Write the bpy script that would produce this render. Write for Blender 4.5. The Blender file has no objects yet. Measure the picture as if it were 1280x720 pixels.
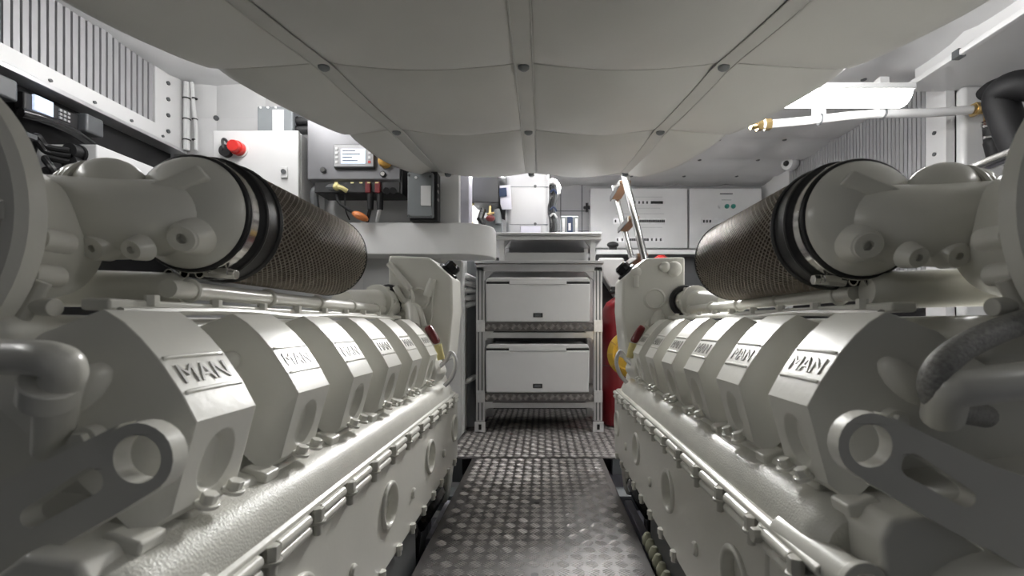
import bpy, bmesh, math, random
from mathutils import Vector, Matrix
random.seed(7)
PI = math.pi
# ------------------------------------------------------------------ camera, world, lights, exposure
S = bpy.context.scene
COL = S.collection
CAMZ = 0.55; F = 570.0; VX, VY = 678.0, 405.0
cd = bpy.data.cameras.new('camera'); cam = bpy.data.objects.new('camera', cd); COL.objects.link(cam)
cam.location = (0, 0, CAMZ); cam.rotation_euler = (PI/2, 0, 0)
cd.sensor_width = 36; cd.lens = F/1280*36; cd.shift_x = -(VX-640)/1280; cd.shift_y = (VY-360)/1280
cd.clip_start = 0.01
cd.dof.use_dof = True; cd.dof.focus_distance = 1.3; cd.dof.aperture_fstop = 6.3
S.camera = cam
S.view_settings.view_transform = 'Standard'; S.view_settings.look = 'None'
S.view_settings.gamma = 1.0; S.view_settings.use_curve_mapping = False
S.view_settings.exposure = 0.85
wd = bpy.data.worlds.new('world'); S.world = wd; wd.use_nodes = True
wd.node_tree.nodes['Background'].inputs[0].default_value = (0.95, 0.97, 1.0, 1)
wd.node_tree.nodes['Background'].inputs[1].default_value = 0.042
LAMP_STRENGTH = dict(side=9.0, visible=16.0, left=16.0, back=6.0)

# ------------------------------------------------------------------ materials
MATS = {}
def mat(name, col, rough=0.4, metal=0.0, var=0.06, scale=12.0, bump=0.0, bscale=200.0, coat=0.0, emit=None, es=0.0):
    m = bpy.data.materials.new(name); m.use_nodes = True; nt = m.node_tree; b = nt.nodes['Principled BSDF']
    tc = nt.nodes.new('ShaderNodeTexCoord'); nz = nt.nodes.new('ShaderNodeTexNoise')
    nz.inputs['Scale'].default_value = scale; nz.inputs['Detail'].default_value = 4
    nt.links.new(tc.outputs['Object'], nz.inputs['Vector'])
    rp = nt.nodes.new('ShaderNodeValToRGB')
    lo = [max(0, c*(1-var)) for c in col]; hi = [min(1, c*(1+var)) for c in col]
    rp.color_ramp.elements[0].color = (*lo, 1); rp.color_ramp.elements[1].color = (*hi, 1)
    rp.color_ramp.elements[0].position = 0.3; rp.color_ramp.elements[1].position = 0.7
    nt.links.new(nz.outputs['Fac'], rp.inputs['Fac']); nt.links.new(rp.outputs['Color'], b.inputs['Base Color'])
    b.inputs['Roughness'].default_value = rough; b.inputs['Metallic'].default_value = metal
    b.inputs['Coat Weight'].default_value = coat; b.inputs['Coat Roughness'].default_value = 0.12
    if bump:
        n2 = nt.nodes.new('ShaderNodeTexNoise'); n2.inputs['Scale'].default_value = bscale
        nt.links.new(tc.outputs['Object'], n2.inputs['Vector'])
        bp = nt.nodes.new('ShaderNodeBump'); bp.inputs['Strength'].default_value = bump; bp.inputs['Distance'].default_value = 0.002
        nt.links.new(n2.outputs['Fac'], bp.inputs['Height']); nt.links.new(bp.outputs['Normal'], b.inputs['Normal'])
    if emit:
        b.inputs['Emission Color'].default_value = (*emit, 1); b.inputs['Emission Strength'].default_value = es
    MATS[name] = m; return m
mat('paint', (.76, .75, .69), .30, 0, .03, 8, .12, 90, .22)
mat('cast_paint', (.76, .75, .69), .36, 0, .04, 30, .35, 420, .15)
mat('fascia_lit_white', (.84, .84, .84), .3, 0, .02, 4)  # raised above the wall white in place of light missing there
mat('letter_shade', (.40, .39, .36), .35)  # cover paint darkened: shading of the letter relief put into the colour
mat('paint_dark', (.58, .57, .52), .35)
mat('vinyl', (.66, .655, .63), .5, 0, .03, 5, .10, 260)
mat('vinyl_seam', (.60, .595, .57), .5, 0, .03, 9)
mat('quilt', (.66, .66, .66), .42, 0, .02, 5, .08, 200)
mat('wall_white', (.66, .66, .66), .3, 0, .03, 4)
mat('wall_grey', (.42, .42, .43), .4, 0, .05, 5)
mat('slat', (.42, .42, .43), .35, .3, .05, 7)
mat('black', (.012, .012, .013), .5, 0, .2)
mat('gloss_black', (.015, .015, .016), .18, 0, .2)
mat('rubber', (.018, .018, .019), .42, 0, .2, 30, .1)
mat('dark_grey', (.09, .095, .10), .4, 0, .06)
mat('mid_grey', (.20, .215, .225), .42, 0, .05)
mat('inverter_grey', (.17, .17, .18), .38, .25, .05)
mat('alu', (.62, .62, .63), .34, .75, .05, 25)
mat('steel', (.70, .69, .67), .16, 1.0, .05, 20)
mat('galv', (.72, .72, .73), .35, .8, .12, 30)
mat('tread', (.12, .112, .11), .42, .25, .3, 7, .06, 60).node_tree.nodes['Principled BSDF'].inputs['Specular IOR Level'].default_value = .35
mat('tread_bar', (.56, .535, .52), .30, .75, .15, 9)
mat('mesh_wire', (.30, .265, .225), .48, .6, .15, 40)
mat('filter_media', (.075, .058, .044), .8, 0, .3, 60)
mat('white_plastic', (.66, .66, .66), .35, 0, .02)
mat('box_plastic', (.66, .66, .665), .38, 0, .02)
mat('lilac', (.62, .61, .70), .4)
mat('red', (.22, .012, .018), .3, 0, .1, 10, 0, 1, .3)
mat('signal_red', (.62, .03, .025), .35)
mat('dark_red', (.16, .012, .015), .3, 0, .1, 10, 0, 1, .4)
mat('yellow', (.72, .46, .06), .4, 0, .08)
mat('pale_yellow', (.75, .66, .30), .5)
mat('orange', (.75, .25, .08), .5)
mat('amber', (.62, .36, .09), .35)
mat('brass', (.55, .40, .18), .28, .9)
mat('brown', (.26, .15, .08), .5)
mat('green', (.03, .22, .18), .4)
mat('blue', (.015, .03, .08), .4)
mat('braid', (.34, .335, .32), .6, .2, .25, 300, .5, 400)
mat('screen', (.35, .42, .55), .2, 0, .3, 60, 0, 1, 0, (.62, .72, .95), .55)
mat('hose_black', (.005, .005, .006), .6, 0, .2)
mat('terminal', (.50, .50, .38), .45)
mat('lamp', (.95, .95, .95), .3, 0, .01, 5, 0, 1, 0, (1, .99, .97), LAMP_STRENGTH['side'])
mat('lamp_visible', (.95, .95, .95), .3, 0, .01, 5, 0, 1, 0, (1, .99, .98), LAMP_STRENGTH['visible'])
mat('lamp_left', (.95, .95, .95), .3, 0, .01, 5, 0, 1, 0, (1, .99, .98), LAMP_STRENGTH['left'])
mat('lamp_back', (.95, .95, .95), .3, 0, .01, 5, 0, 1, 0, (.97, .98, 1), LAMP_STRENGTH['back'])
# the braided hose and tread get extra texture from their own geometry

# ------------------------------------------------------------------ mesh helpers
ORG = {}
def V(*a): return Vector(a)
def P(px, py, D): return Vector(((px-VX)/F*D, D, CAMZ+(VY-py)/F*D))
def frame(d):
    d = d.normalized(); u = Vector((0, 0, 1)) if abs(d.z) < .9 else Vector((1, 0, 0))
    a = d.cross(u).normalized(); return a, d.cross(a).normalized()
class G:
    def __init__(s): s.v = []; s.f = []
    def raw(s, vs, fs):
        k = len(s.v); s.v += [Vector(p) for p in vs]; s.f += [tuple(i+k for i in f) for f in fs]; return s
    def box(s, a, b):
        x0, y0, z0 = a; x1, y1, z1 = b
        return s.raw([(x0,y0,z0),(x1,y0,z0),(x1,y1,z0),(x0,y1,z0),(x0,y0,z1),(x1,y0,z1),(x1,y1,z1),(x0,y1,z1)],
                     [(0,3,2,1),(4,5,6,7),(0,1,5,4),(1,2,6,5),(2,3,7,6),(3,0,4,7)])
    def obox(s, c, ux, uy, uz):      # half vectors
        c = Vector(c); p = [c+i*ux+j*uy+k*uz for k in (-1,1) for i, j in ((-1,-1),(1,-1),(1,1),(-1,1))]
        return s.raw(p, [(0,3,2,1),(4,5,6,7),(0,1,5,4),(1,2,6,5),(2,3,7,6),(3,0,4,7)])
    def bar(s, p0, p1, w, h=None):
        h = h or w; d = Vector(p1)-Vector(p0); a, b = frame(d)
        return s.obox((Vector(p0)+Vector(p1))/2, a*w/2, b*h/2, d/2)
    def lathe(s, o, d, prof, n=32, a0=0, a1=2*PI):
        o = Vector(o); d = Vector(d).normalized(); a, b = frame(d); full = abs(a1-a0-2*PI) < 1e-6
        m = n if full else n+1; vs = []; fs = []
        for r, h in prof:
            for i in range(m):
                t = a0+(a1-a0)*i/n; vs.append(o+d*h+(a*math.cos(t)+b*math.sin(t))*r)
        for j in range(len(prof)-1):
            for i in range(n):
                i2 = (i+1) % m if full else i+1
                fs.append((j*m+i, j*m+i2, (j+1)*m+i2, (j+1)*m+i))
        if full:
            if prof[0][0] > 1e-5: fs.append(tuple(range(m))[::-1])
            if prof[-1][0] > 1e-5: fs.append(tuple((len(prof)-1)*m+i for i in range(m)))
        return s.raw(vs, fs)
    def cyl(s, p0, p1, r, r1=None, n=20):
        p0 = Vector(p0); p1 = Vector(p1); L = (p1-p0).length
        return s.lathe(p0, p1-p0, [(r, 0), (r if r1 is None else r1, L)], n)
    def tube(s, pts, r, n=10, res=6, rf=None):
        pts = [Vector(p) for p in pts]
        if res > 1 and len(pts) > 2:
            q = []; e = [2*pts[0]-pts[1]]+pts+[2*pts[-1]-pts[-2]]
            for i in range(1, len(e)-2):
                a, b, c, d = e[i-1:i+3]
                for k in range(res):
                    t = k/res
                    q.append(.5*((2*b)+(c-a)*t+(2*a-5*b+4*c-d)*t*t+(3*b-a-3*c+d)*t**3))
            pts = q+[pts[-1]]
        vs = []; fs = []; prev = None; m = len(pts)
        for i, p in enumerate(pts):
            d = (pts[min(i+1, m-1)]-pts[max(i-1, 0)]).normalized()
            if prev is None: a, b = frame(d)
            else:
                a = (prev-d*prev.dot(d)).normalized(); b = d.cross(a)
            prev = a; rr = rf(i/(m-1)) if rf else r
            for k in range(n):
                t = 2*PI*k/n; vs.append(p+(a*math.cos(t)+b*math.sin(t))*rr)
        for i in range(m-1):
            for k in range(n): fs.append((i*n+k, i*n+(k+1) % n, (i+1)*n+(k+1) % n, (i+1)*n+k))
        fs.append(tuple(range(n))[::-1]); fs.append(tuple((m-1)*n+k for k in range(n)))
        return s.raw(vs, fs)
    def torus(s, c, d, R, r, n=40, m=10, a0=0, a1=2*PI):
        prof = [(R+r*math.cos(2*PI*k/m), r*math.sin(2*PI*k/m)) for k in range(m+1)]
        return s.lathe(c, d, prof[:], n, a0, a1)
    def ball(s, c, r, sc=(1,1,1), n=20, d=(0,0,1)):
        k0 = len(s.v); m = n//2
        s.lathe((0,0,0), (0,0,1), [(r*math.sin(PI*i/m), -r*math.cos(PI*i/m)) for i in range(m+1)], n)
        for i in range(k0, len(s.v)):
            p = s.v[i]; s.v[i] = Vector((p.x*sc[0], p.y*sc[1], p.z*sc[2]))+Vector(c)
        return s
    def hexb(s, p0, p1, r): return s.cyl(p0, p1, r, None, 6)
    def loft(s, A, B, caps=True):
        n = len(A); vs = list(A)+list(B); fs = [(i, (i+1) % n, n+(i+1) % n, n+i) for i in range(n)]
        if caps: fs += [tuple(range(n))[::-1], tuple(range(n, 2*n))]
        return s.raw(vs, fs)
    def grid(s, nu, nv, f):
        vs = [f(i/nu, j/nv) for j in range(nv+1) for i in range(nu+1)]; w = nu+1
        return s.raw(vs, [(j*w+i, j*w+i+1, (j+1)*w+i+1, (j+1)*w+i) for j in range(nv) for i in range(nu)])
    def done(s, name, m, parent=None, bevel=0.0, smooth=35, seg=2, org=None, label=None, kind=None, fixn=True, merge=False):
        if org is None:
            xs = [p.x for p in s.v]; ys = [p.y for p in s.v]; zs = [p.z for p in s.v]
            org = Vector(((min(xs)+max(xs))/2, (min(ys)+max(ys))/2, min(zs)))
        me = bpy.data.meshes.new(name); me.from_pydata([p-org for p in s.v], [], s.f)
        bm = bmesh.new(); bm.from_mesh(me)
        if merge: bmesh.ops.remove_doubles(bm, verts=bm.verts, dist=1e-5)
        if fixn: bmesh.ops.recalc_face_normals(bm, faces=bm.faces)
        bm.to_mesh(me); bm.free()
        me.materials.append(MATS[m])
        if smooth:
            me.polygons.foreach_set('use_smooth', [True]*len(me.polygons)); me.set_sharp_from_angle(angle=math.radians(smooth))
        o = bpy.data.objects.new(name, me); COL.objects.link(o); ORG[o.name] = org
        if parent is not None: o.parent = parent; o.location = org-ORG[parent.name]
        else: o.location = org
        if bevel:
            b = o.modifiers.new('bevel', 'BEVEL'); b.width = bevel; b.segments = seg; b.limit_method = 'ANGLE'; b.angle_limit = math.radians(30)
            b.harden_normals = True
        if label: o['label'] = label
        if kind: o['kind'] = kind
        return o
def thing(name, loc, label, cat, group=None):
    o = bpy.data.objects.new(name, None); COL.objects.link(o); o.location = loc; ORG[o.name] = Vector(loc)
    o.empty_display_size = .05
    return tag(o, label, cat, group)
def tag(o, label, cat, group=None):
    o['label'] = label; o['category'] = cat
    if group: o['group'] = group
    return o
def struct(o): o['kind'] = 'structure'; return o
def dup(o, delta, parent=None):
    c = o.copy(); COL.objects.link(c); ORG[c.name] = ORG[o.name]+Vector(delta)
    if parent is not None: c.parent = parent; c.location = ORG[c.name]-ORG[parent.name]
    else: c.location = ORG[c.name]
    for ch in list(o.children): dup(ch, delta, c)
    return c
def curve_mesh(splines=None, text=None, size=1, ext=.002, bev=0.0):
    if text is not None:
        cu = bpy.data.curves.new('tmp', 'FONT'); cu.body = text; cu.size = size; cu.align_x = 'CENTER'; cu.align_y = 'CENTER'; cu.resolution_u = 2
    else:
        cu = bpy.data.curves.new('tmp', 'CURVE'); cu.dimensions = '2D'; cu.fill_mode = 'BOTH'
        for sp in splines:
            p = cu.splines.new('POLY'); p.points.add(len(sp)-1); p.use_cyclic_u = True
            for q, (x, y) in zip(p.points, sp): q.co = (x, y, 0, 1)
    cu.extrude = ext; cu.bevel_depth = bev; cu.bevel_resolution = 1
    o = bpy.data.objects.new('tmp', cu); COL.objects.link(o); bpy.context.view_layer.update()
    dg = bpy.context.evaluated_depsgraph_get(); me = bpy.data.meshes.new_from_object(o.evaluated_get(dg))
    vs = [v.co.copy() for v in me.vertices]; fs = [tuple(p.vertices) for p in me.polygons]
    bpy.data.objects.remove(o); bpy.data.curves.remove(cu); bpy.data.meshes.remove(me)
    return vs, fs
def write(text, c, ux, uy, size, m, parent, ext=.0006, name='lettering'):
    vs, fs = curve_mesh(text=text, size=size, ext=ext); un = Vector(ux).cross(Vector(uy)).normalized()
    return G().raw([Vector(c)+Vector(ux)*p.x+Vector(uy)*p.y+un*p.z for p in vs], fs).done(name, m, parent, smooth=0, fixn=True)
def rrect(x0, y0, x1, y1, r, n=4):
    q = []
    for cx, cy, a in ((x1-r, y0+r, -PI/2), (x1-r, y1-r, 0), (x0+r, y1-r, PI/2), (x0+r, y0+r, PI)):
        q += [(cx+r*math.cos(a+PI/2*k/n), cy+r*math.sin(a+PI/2*k/n)) for k in range(n+1)]
    return q
def circ(cx, cy, r, n=28): return [(cx+r*math.cos(2*PI*k/n), cy+r*math.sin(2*PI*k/n)) for k in range(n)]

# ------------------------------------------------------------------ the room
ZC = 1.18            # ceiling above camera
XL, XR = -1.75, 1.85 # side walls
ZF = -0.95           # bilge floor below camera
Zc = lambda z: z+CAMZ
BY = 3.85            # back wall
LY = 2.22            # wall across the left end
mat('bilge', (.12, .12, .14), .5)
struct(G().box((-2.6, -1.4, Zc(ZF)-.04), (2.6, BY+.1, Zc(ZF))).done('floor', 'bilge', smooth=0))
def quilt(us, vs, f, n, bulge, k=6):
    g = G(); n = Vector(n)
    for i in range(len(us)-1):
        for j in range(len(vs)-1):
            def h(a, b, i=i, j=j):
                u = us[i]+(us[i+1]-us[i])*a; v = vs[j]+(vs[j+1]-vs[j])*b
                return Vector(f(u, v))+n*bulge*(max(0, math.sin(PI*a))*max(0, math.sin(PI*b)))**.45
            g.grid(k, k, h)
    return g
# ceiling, quilted
cu = [XL-.9+.42*i for i in range(12)]; cv = [-1.4+.36*i for i in range(16)]
cu = [min(max(u, XL-.9), 2.6) for u in cu]
ceil = struct(quilt(cu, cv, lambda u, v: (u, v, Zc(ZC)), (0, 0, -1), .022).done('ceiling', 'quilt', smooth=60, fixn=False, merge=True))
gb = None
for u in cu[1:]:
    for v in cv[6:15]:
        if u > .4 or (u < -.5 and v < LY):
            g = G().lathe((u, v, Zc(ZC)+.002), (0, 0, -1), [(.014, 0), (.013, .006), (.006, .009), (0, .009)], 10)
            g.done('ceiling_button', 'dark_grey', ceil)
# left wall: upper panel with grille, ledge, dark recess below
wl = G().box((XL-.06, -1.4, Zc(.84)), (XL, LY, Zc(.91))).box((XL-.06, 2.06, Zc(.91)), (XL, LY, Zc(ZC)))
wl.box((XL-.10, -1.4, Zc(.91)), (XL-.05, 2.06, Zc(ZC)))
wall_left = struct(wl.done('wall_left', 'wall_white', smooth=0))
G().box((XL-.05, .0, Zc(.915)), (XL-.045, 2.06, Zc(ZC))).done('grille_backing', 'black', wall_left)
sl = None; n = 0
for i in range(56):
    y = 2.045-.0275*i
    if sl is None:
        sl = G().box((XL-.045, y-.0095, Zc(.912)), (XL-.006, y+.0095, Zc(ZC))).done('slat', 'slat', wall_left)
    else: dup(sl, (0, -.0275*i, 0), wall_left)
G().box((XL-.06, -1.4, Zc(.825)), (XL+.022, LY, Zc(.842))).done('ledge_trim', 'alu', wall_left, bevel=.003)
for i in range(12): G().cyl((XL, 2.1-.16*i, Zc(.865)), (XL+.006, 2.1-.16*i, Zc(.865)), .006, None, 8).done('bolt', 'dark_grey', wall_left)
for i in range(4): G().cyl((XL, 2.13, Zc(.90+.075*i)), (XL+.006, 2.13, Zc(.90+.075*i)), .009, None, 10).done('bolt', 'dark_grey', wall_left)
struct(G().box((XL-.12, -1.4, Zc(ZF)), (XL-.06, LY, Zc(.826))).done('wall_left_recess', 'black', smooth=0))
# quilted wall across the left end
qx = [XL-.06, -1.60, -1.36, -1.12, -.88, -.64, -.40]; qz = [Zc(ZF), Zc(-.3), Zc(.3), Zc(.62), Zc(.80), Zc(1.01), Zc(1.20)]
g = quilt(qx, qz, lambda u, v: (u, LY+.02, v), (0, -1, 0), .014)
g.box((XL-.06, LY+.021, Zc(ZF)), (-.40, LY+.08, Zc(ZC)))
wbl = struct(g.done('wall_back_left', 'quilt', smooth=60, fixn=False))
for x in qx[1:-1]:
    for z in qz[4:6]:
        G().lathe((x, LY+.02, z), (0, -1, 0), [(.013, 0), (.012, .008), (.005, .011), (0, .011)], 10).done('wall_button', 'dark_grey', wbl)
# conduit in the corner
for k, (dx, r, nm) in enumerate(((.03, .014, 'white_plastic'), (.075, .009, 'white_plastic'))):
    t = tag(G().tube([(XL+dx, LY-.015, Zc(.84)), (XL+dx, LY-.015, Zc(.95)), (XL+dx-.012*k, LY-.015, Zc(1.05)), (XL+dx-.02*k, LY-.015, Zc(ZC-.012))], r, 8).done('conduit', nm),
        ['thick white conduit running up the corner beside the ribbed grille', 'thin white conduit curving up the quilted wall near the corner'][k], 'conduit')
    for z in (.89, .99, 1.09): G().torus((XL+dx-.006*k, LY-.015, Zc(z)), (0,0,1), r+.001, .003, 12, 6).done('cable_tie', 'black', t)
# right wall with grille, jog and soffit
wall_right = struct(G().box((XR+.04, 2.09, Zc(ZF)), (XR+.1, BY, Zc(ZC))).box((XR, 2.09, Zc(ZF)), (XR+.05, 2.20, Zc(ZC))).box((XR, 3.42, Zc(ZF)), (XR+.05, BY, Zc(ZC))).done('wall_right', 'wall_white', smooth=0))
G().box((XR+.03, 2.2, Zc(ZF)), (XR+.041, 3.42, Zc(ZC))).done('grille_backing', 'black', wall_right)
sl = None
for i in range(45):
    y = 2.215+.027*i
    if sl is None: sl = G().box((XR, y-.0105, Zc(.2)), (XR+.03, y+.0105, Zc(ZC))).done('slat', 'slat', wall_right)
    else: dup(sl, (0, .027*i, 0), wall_right)
for i in range(6): G().cyl((XR, 2.15, Zc(.50+.1*i)), (XR-.006, 2.15, Zc(.50+.1*i)), .009, None, 10).done('bolt', 'dark_grey', wall_right)
struct(G().box((XR+.035, 2.04, Zc(ZF)), (2.7, 2.09, Zc(1.07))).done('wall_right_jog', 'wall_white', bevel=.02, seg=3))
sof = struct(G().box((1.665, -1.4, Zc(1.07)), (2.6, 2.10, Zc(1.10))).box((1.70, -1.4, Zc(1.10)), (2.6, 2.08, Zc(ZC))).done('trim_1', 'wall_white', smooth=0))
G().box((1.645, -1.4, Zc(1.062)), (1.668, 2.10, Zc(1.085))).done('edge_trim', 'white_plastic', sof, bevel=.004)
for i in range(5): G().box((1.642, .9+.3*i, Zc(1.058)), (1.672, .93+.3*i, Zc(1.089))).done('clip', 'dark_grey', sof)
struct(G().box((2.6, -1.4, Zc(ZF)), (2.66, 2.09, Zc(ZC))).done('wall_right_outer', 'wall_white', smooth=0))
# back wall
wb = struct(G().box((-.9, BY, Zc(ZF)), (2.0, BY+.06, Zc(ZC))).done('wall_back', 'wall_grey', smooth=0))
for x in (.15, .33): G().box((x, BY-.004, Zc(.6)), (x+.008, BY, Zc(ZC))).done('panel_joint', 'dark_grey', wb)
for z in (.78, .95): G().box((-.2, BY-.004, Zc(z)), (.5, BY, Zc(z)+.006)).done('panel_joint', 'dark_grey', wb)
struct(G().box((-.46, LY+.08, Zc(ZF)), (-.40, BY, Zc(ZC))).done('wall_back_side', 'wall_white', smooth=0))

# ------------------------------------------------------------------ padded hanging ceiling panel
PX0 = -.05; PZ = .70
def interp(tab, x):
    for (x0, y0), (x1, y1) in zip(tab, tab[1:]):
        if x <= x1: return y0+(y1-y0)*(x-x0)/(x1-x0)
    return tab[-1][1]
HW = [(-1, 1.32), (0, 1.27), (.5, 1.17), (.985, 1.02), (1.22, .92), (1.5, .805), (1.7, .735), (1.87, .665), (2.0, .575), (2.08, .50), (2.14, .40), (2.17, .30)]
SW = [(-1, .86), (0, .78), (.5, .70), (.985, .592), (1.22, .535), (1.63, .473), (2.1, .43), (2.2, .42)]
TS = [-.8, -.4, .005, .41, .815, 1.22, 1.635, 2.10, 2.17]
HL = [(-1, 1.30), (0, 1.25), (.5, 1.14), (.985, .985), (1.22, .875), (1.4, .775), (1.51, .728), (1.7, .66), (1.82, .624), (1.94, .56), (2.06, .44), (2.14, .34), (2.17, .26)]
hw = lambda D: interp(HW, D)
hl = lambda D: interp(HL, D)
sw = lambda D, sd=1: min(interp(SW, D), (hw(D) if sd > 0 else hl(D))-.004)
pan = thing('padded_ceiling_panel', (PX0, .8, Zc(PZ)), 'large quilted off-white vinyl panel hanging low over the aisle between both engines', 'ceiling panel')
def sag(p): return .020*math.sin(PI*p)
def cellz(p, q): return sag(p)+.030*(max(0, math.sin(PI*p)))**.5*(max(0, math.sin(PI*q)))**.42
cellobjs = []
for j in range(len(TS)-1):
    d0, d1 = TS[j], TS[j+1]; last = j == len(TS)-2
    for c in range(4):
        def f(a, b, c=c):
            D = d0+(d1-d0)*b; e = [-hl(D), -sw(D, -1), 0, sw(D), hw(D)]
            x = e[c]+(e[c+1]-e[c])*a
            if c in (0, 3):
                pp = a if c == 0 else 1-a            # 0 at outer edge
                z = .036*max(0, math.sin(PI*b))**.42*max(0, math.sin(PI*(.5*pp+.5)))**.5*min(1, pp*3+.3)
                z += .018*math.sin(PI*(.5*pp+.5)) - .05*(1-min(1, pp/.25))**2
            else: z = cellz(a, b)
            if last: z = z*.3-.05*b*b
            return Vector((PX0+x, D, Zc(PZ)-z))
        G().grid(14, 12 if not last else 5, f).done('quilted_cell', 'vinyl', pan, smooth=80, fixn=False)
# upturned rim
def rim(sd):
    Ds = [-.8+.05*i for i in range(60)]; Ds = [d for d in Ds if d < 2.14]+[2.14, 2.17]
    def f(a, b):
        i = a*(len(Ds)-1); D = Ds[round(i)]; e = hw(D) if sd > 0 else hl(D)
        return Vector((PX0+sd*(e+.05*math.sin(b*PI/2)), D+(.03*b if D > 1.9 else 0), Zc(PZ)+.05+.10*b*b+(0 if D < 2.1 else .0)))
    G().grid(len(Ds)-1, 4, f).done('rim', 'vinyl', pan, smooth=60, fixn=False)
rim(-1); rim(1)
G().grid(12, 3, lambda a, b: Vector((PX0-.26+.56*a, 2.17+.04*b, Zc(PZ)+.05+.10*b))).done('rim', 'vinyl', pan, fixn=False)
# seam bands, pipings, buttons
for sd in (-1, 0, 1):
    Ds = [-.8+.06*i for i in range(49)]; Ds = [d for d in Ds if d < 2.12]
    def cx(D): return PX0+sd*sw(D, sd)
    def dz(D):
        for j in range(len(TS)-1):
            if TS[j] <= D <= TS[j+1]: return .006*math.sin(PI*(D-TS[j])/(TS[j+1]-TS[j]))
        return 0
    wv = .024
    G().grid(2, len(Ds)-1, lambda a, b: Vector((cx(Ds[round(b*(len(Ds)-1))])+wv*(2*a-1), Ds[round(b*(len(Ds)-1))], Zc(PZ)-.009-dz(Ds[round(b*(len(Ds)-1))])-.003*(1-abs(2*a-1))))).done('seam_band', 'vinyl_seam', pan, smooth=80, fixn=False)
    for k in (-1, 1):
        G().tube([(cx(D)+k*wv, D, Zc(PZ)-.010-dz(D)) for D in Ds], .0022, 6, 1).done('piping', 'vinyl_seam', pan)
for D in TS[2:8]:
    for c in range(4):
        def e(a):
            L = [-hl(D), -sw(D, -1), 0, sw(D), hw(D)]; x = L[c]+(L[c+1]-L[c])*a
            z = .018*math.sin(PI*(.5*(a if c == 0 else 1-a)+.5)) if c in (0, 3) else sag(a)
            if c in (0, 3): z -= .05*(1-min(1, (a if c == 0 else 1-a)/.25))**2
            return Vector((PX0+x, D, Zc(PZ)-z-.001))
        G().tube([e(i/14) for i in range(15)], .0022, 6, 1).done('piping', 'vinyl_seam', pan)
    for sd in (-1, 0, 1):
        G().lathe((PX0+sd*sw(D, sd), D, Zc(PZ)-.006), (0, 0, -1), [(.016, 0), (.015, .010), (.009, .015), (0, .016)], 14).done('button', 'mid_grey', pan)

# ------------------------------------------------------------------ lamps
def lamp(name, c, half, axis, m, label, full=False):
    t = thing(name, (c[0], c[1], c[2]), label, 'lamp', None)
    ux = Vector((1, 0, 0)) if axis == 'x' else Vector((0, 1, 0)); uy = Vector((0, 1, 0)) if axis == 'x' else Vector((1, 0, 0))
    c = Vector(c)
    G().obox(c+Vector((0, 0, .02)), ux*(half+.01), uy*(.02 if full else .055), Vector((0, 0, .012))).done('housing', 'white_plastic', t, bevel=.004)
    if full:
        G().cyl(c-ux*half+V(0, 0, -.035), c+ux*half+V(0, 0, -.035), .036, None, 20).done('tube', m, t, smooth=50)
        for k in (-1, 1): G().obox(c+ux*k*(half-.02)+V(0, 0, .03+(Zc(ZC)-c.z)/2), ux*.006, uy*.006, V(0, 0, (Zc(ZC)-c.z)/2)).done('hanger', 'white_plastic', t)
        return t
    A = []; B = []
    for k in range(13):
        a = PI+PI*k/12; A.append(c-ux*half+uy*.05*math.cos(a)+Vector((0, 0, .008+.045*math.sin(a)))); B.append(A[-1]+ux*2*half)
    G().loft(A, B).done('diffuser', m, t, smooth=50)
    return t
lamp('ceiling_lamp', (1.18, 1.82, Zc(.905)), .26, 'x', 'lamp_visible', 'bright white tube lamp under the quilted ceiling beside the right ribbed grille')
for x in (1.0, 1.10): G().box((x, 1.815, Zc(.935)), (x+.012, 1.827, Zc(ZC))).done('hanger', 'white_plastic', bpy.data.objects['ceiling_lamp'])
lamp('ceiling_lamp', (-1.10, 1.62, Zc(1.04)), .30, 'y', 'lamp_left', 'white tube lamp above the padded panel on the cabinet side', True)
lamp('ceiling_lamp', (.90, 1.46, Zc(1.04)), .30, 'y', 'lamp_left', 'added unseen fill lamp above the padded panel on the ladder side', True)  # added out of sight above the panel to brighten the ceiling strip
lamp('added_fill_lamp', (-1.64, .50, Zc(.77)), .5, 'y', 'lamp', 'added unseen fill lamp under the ledge beside the handsets')  # added out of view to light the intake parts from outboard
wl2 = lamp('added_fill_lamp', (1.72, .50, Zc(.80)), .5, 'y', 'lamp', 'added unseen fill lamp hung below the white soffit')  # matching added lamp, out of view, for the other engine
for y in (.1, .9): G().box((1.71, y, Zc(.83)), (1.73, y+.02, Zc(1.07))).done('hanger', 'white_plastic', wl2)
lamp('ceiling_lamp', (-.02, 2.80, Zc(1.14)), .30, 'x', 'lamp_back', 'white tube lamp over the storage rack')
lamp('ceiling_lamp', (.72, 2.55, Zc(1.14)), .2, 'y', 'lamp_back', 'white tube lamp in front of the electrical cabinets')

fl = thing('added_flood', (-.02, 3.10, Zc(1.06)), 'added unseen flood light behind the hanging panel, aimed along the aisle', 'lamp')  # added out of sight to light the aisle but not the back wall
FN = Vector((0, -.90, -.43)).normalized(); FU = Vector((1, 0, 0)); FV = FN.cross(FU)
FC = Vector((-.02, 3.10, Zc(1.11)))
G().obox(FC-FN*.02, FU*.67, FV*.09, FN*.018).done('housing', 'white_plastic', fl, bevel=.004)
G().box((-.04, 3.12, Zc(1.11)), (0, 3.15, Zc(ZC))).done('bracket', 'white_plastic', fl)
al = bpy.data.lights.new('added_flood_light', 'AREA'); al.shape = 'RECTANGLE'; al.size = 1.3; al.size_y = .16; al.spread = math.radians(95); al.energy = 38; al.color = (1, .99, .97)
ao = bpy.data.objects.new('added_flood_light', al); COL.objects.link(ao); ao.parent = fl
ao.location = FC+FN*.004-ORG[fl.name]; ao.rotation_euler = FN.to_track_quat('-Z', 'Y').to_euler()
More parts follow.
